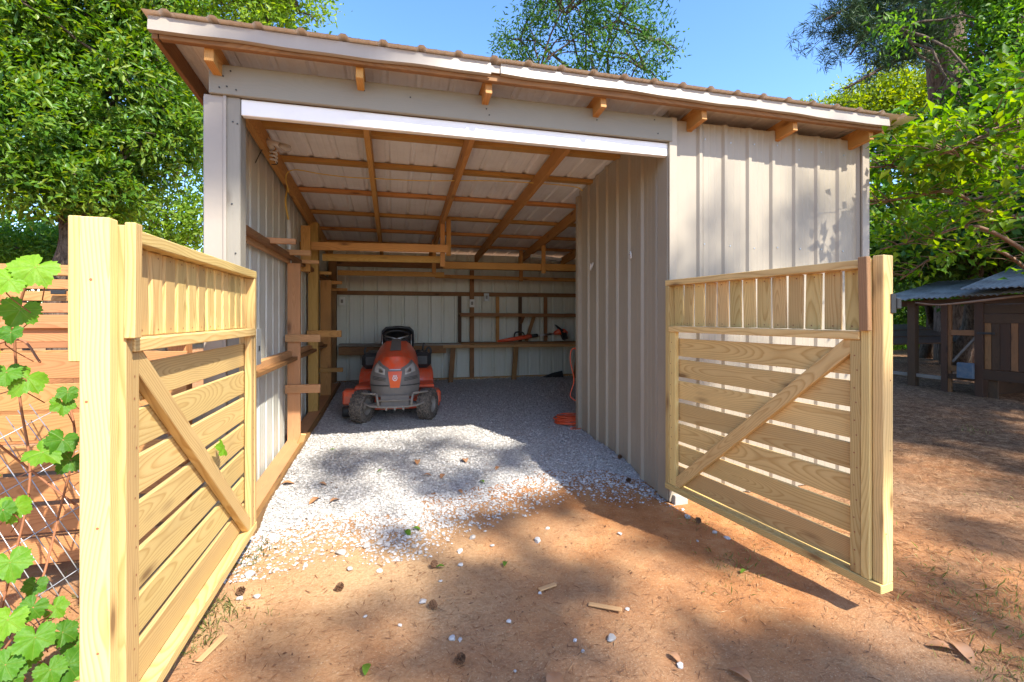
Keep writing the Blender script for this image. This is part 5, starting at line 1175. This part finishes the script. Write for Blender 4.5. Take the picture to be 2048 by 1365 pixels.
tag(strands('pine_straw', xx, yy, np.where(xx > 2.3, 0.05+0.09*rng.random(n), 0.02+0.05*rng.random(n)), 0.002+0.0026*rng.random(n), M['straw'], rng), 'brown pine straw scattered over the dirt', 'pine straw', kind='stuff')
n = 26000; dist = 0.9+8.5*rng.random(n)**1.4; th = R(14.2)+(-50+100*rng.random(n))*math.pi/180; xx, yy = dist*np.sin(th), dist*np.cos(th)
ok = ((yy < 5.2) & (xx > -0.9) & (xx < 2.0)) | (yy < 3.05) | (xx > 4.05); ok &= rng.random(n) < np.where(xx > 2.4, 1.0, np.where(yy > 3.2, 0.5, 0.35)); xx, yy = xx[ok], yy[ok]; n = len(xx)
tag(strands('leaf_litter', xx, yy, 0.005+0.032*rng.random(n)**4, 0.004+0.010*rng.random(n)**3, M['litter'], rng, 0.008), 'small brown leaf and bark crumbs on dirt and gravel', 'leaf litter', kind='stuff')
def ranked(*t): return enumerate(sorted(t, key=lambda q: q[0]))
# dead and green leaves that show singly
def ground_leaf(px_, py_, L, mat, name, lab, cat, grp):
    p = at(px_, py_, Z=0.03); x, y = p.x, p.y; z = max(gzf(x, y), fz(x, y) if y > 2.4 else -1)+0.014
    a = rs.uniform(0, 6.28); vs_ = []
    for i in range(7):
        t = i/6; w = L*0.24*math.sin(math.pi*min(1, t*0.95+0.03))**0.8; cu = 0.10*L*math.sin(t*4)
        vs_ += [V((t*L-L/2, w, cu+w*0.35)), V((t*L-L/2, 0, cu)), V((t*L-L/2, -w, cu+w*0.3))]
    fs = [(i*3+k, i*3+k+1, i*3+k+4, i*3+k+3) for i in range(6) for k in range(2)]
    o = link(name, pymesh(name, vs_, fs, True), mat, None, Matrix.Translation((x, y, z)) @ Matrix.Rotation(a, 4, 'Z')); tag(o, lab, cat, grp)
for _i, (x, y, L) in ranked((835, 938, 0.11), (930, 935, 0.13), (885, 962, 0.09), (630, 1008, 0.11), (645, 984, 0.07), (575, 985, 0.10), (670, 1008, 0.08), (995, 945, 0.08), (855, 960, 0.07), (920, 982, 0.07), (1110, 1360, 0.14), (1480, 1330, 0.10), (1350, 1300, 0.06), (1925, 1290, 0.12), (1880, 1280, 0.10)):
    ground_leaf(x, y, L, M['dead_leaf'], 'dead_leaf', 'dry orange-brown leaf on the %s, %s from the left of the dry leaves' % ('gravel' if y < 1020 else 'dirt', nth(_i)), 'leaf', 'dry fallen leaves')
for _i, (x, y, L) in ranked((815, 1060, 0.085), (833, 1050, 0.06), (733, 1325, 0.07), (1010, 1117, 0.06), (1487, 1130, 0.05), (760, 954, 0.05), (964, 965, 0.06), (665, 920, 0.06), (880, 1128, 0.05)):
    ground_leaf(x, y, L, M['leaf_vine'], 'green_leaf', 'fresh green fallen leaf, %s from the left of the green leaves on the ground' % nth(_i), 'leaf', 'fresh fallen leaves')
# pine cones
def cone_mesh():
    parts = []
    for k in range(46):
        t = k/45; a = k*2.4; r = 0.034*math.sin(math.pi*(0.12+0.85*t))**0.7; z = 0.07*t
        d = V((math.cos(a), math.sin(a), 0.35)); s = V((-math.sin(a), math.cos(a), 0)); c0 = V((0, 0, z-0.01)); tp = c0+d*r
        parts.append(([c0+s*0.004, c0-s*0.004, tp-s*0.010, tp+Zv*0.006, tp+s*0.010], [(0, 1, 2, 3, 4)]))
    v, f = merge(parts); me = pymesh('pine_cone', v, f); me.materials.append(M['cone']); return me
CM = cone_mesh()
for _i, (x, y) in ranked((867, 1130), (872, 1208), (912, 1313), (672, 1172), (488, 1176), (1243, 932), (1253, 960), (1398, 1033)):
    p = at(x, y, Z=0.03); z = max(gzf(p.x, p.y), fz(p.x, p.y) if p.y > 2.4 else -1)
    tag(link('pine_cone', CM, None, None, Matrix.Translation((p.x, p.y, z+0.02)) @ Matrix.Rotation(rs.uniform(0, 6.28), 4, 'Z') @ Matrix.Rotation(R(80), 4, 'X') @ Matrix.Diagonal((0.6, 0.6, 0.6, 1))), 'small brown pine cone on the ground, %s from the left' % nth(_i), 'pine cone', 'pine cones on the ground')
for _i, (x, y, L, a) in ranked((1095, 1172, 0.10, 0.2), (1210, 1213, 0.16, -0.6), (425, 1300, 0.15, 1.2)):
    p = at(x, y, Z=0.0); dv = V((math.cos(a), math.sin(a), 0)); z = gzf(p.x, p.y)+0.012
    tag(board('wood_chip', None, V((p.x, p.y, z))-dv*L/2, V((p.x, p.y, z+0.006))+dv*L/2, 0.026, 0.008, (0, 0, 1) if False else V((-dv.y, dv.x, 0)), M['chip']), 'pale splintered wood chip on the dirt, %s from the left' % nth(_i), 'wood chip', 'wood chips on the dirt')
# grass tufts
rng = np.random.default_rng(71); gx, gy = [], []
for (x, y, s, n) in ((440, 1215, 0.07, 150), (405, 1255, 0.08, 190), (380, 1290, 0.06, 100), (500, 1120, 0.10, 150), (520, 1100, 0.06, 60), (1390, 1040, 0.08, 70), (1470, 1125, 0.10, 80), (1440, 1165, 0.05, 30), (1980, 1190, 0.22, 260), (2040, 1230, 0.22, 260), (1970, 1310, 0.10, 70), (2020, 1350, 0.10, 80), (1900, 1090, 0.15, 20), (1480, 1095, 0.15, 25), (20, 1300, 0.3, 200), (100, 1330, 0.2, 150), (1950, 870, 0.1, 40), (2020, 1000, 0.3, 60), (545, 1220, 0.05, 14)):
    p = at(x, y, Z=0.0); gx += list(rng.normal(p.x, s, n)); gy += list(rng.normal(p.y, s, n))
gx, gy = np.array(gx), np.array(gy); n = len(gx); D = np.stack([rng.normal(size=n)*0.6, rng.normal(size=n)*0.6, 0.5+0.6*rng.random(n)], 1)
tag(link('grass', leaf_mesh('grass', np.stack([gx, gy, gz(gx, gy)], 1), D, rng.normal(size=(n, 3)), 0.012+0.045*rng.random(n)**2, 0.002+0.002*rng.random(n), 0.05, 0.25), M['grass']), 'thin tufts of grass at the edges of the dirt', 'grass', kind='stuff')
# fallen branches by the coop
for (pl, lab) in ((((1830, 606, 7.6), (1880, 610, 7.4), (1960, 602, 7.2), (2060, 590, 7.0)), 'bare pale branch hanging across the front of the coop'),):
    p = smoothpath([atd(*q) for q in pl], 6); tag(tubes('bare_branch', None, [(p, [0.012+0.0006*i for i in range(len(p))])], M['twig'], 6, origin=p[0]), lab, 'branch')
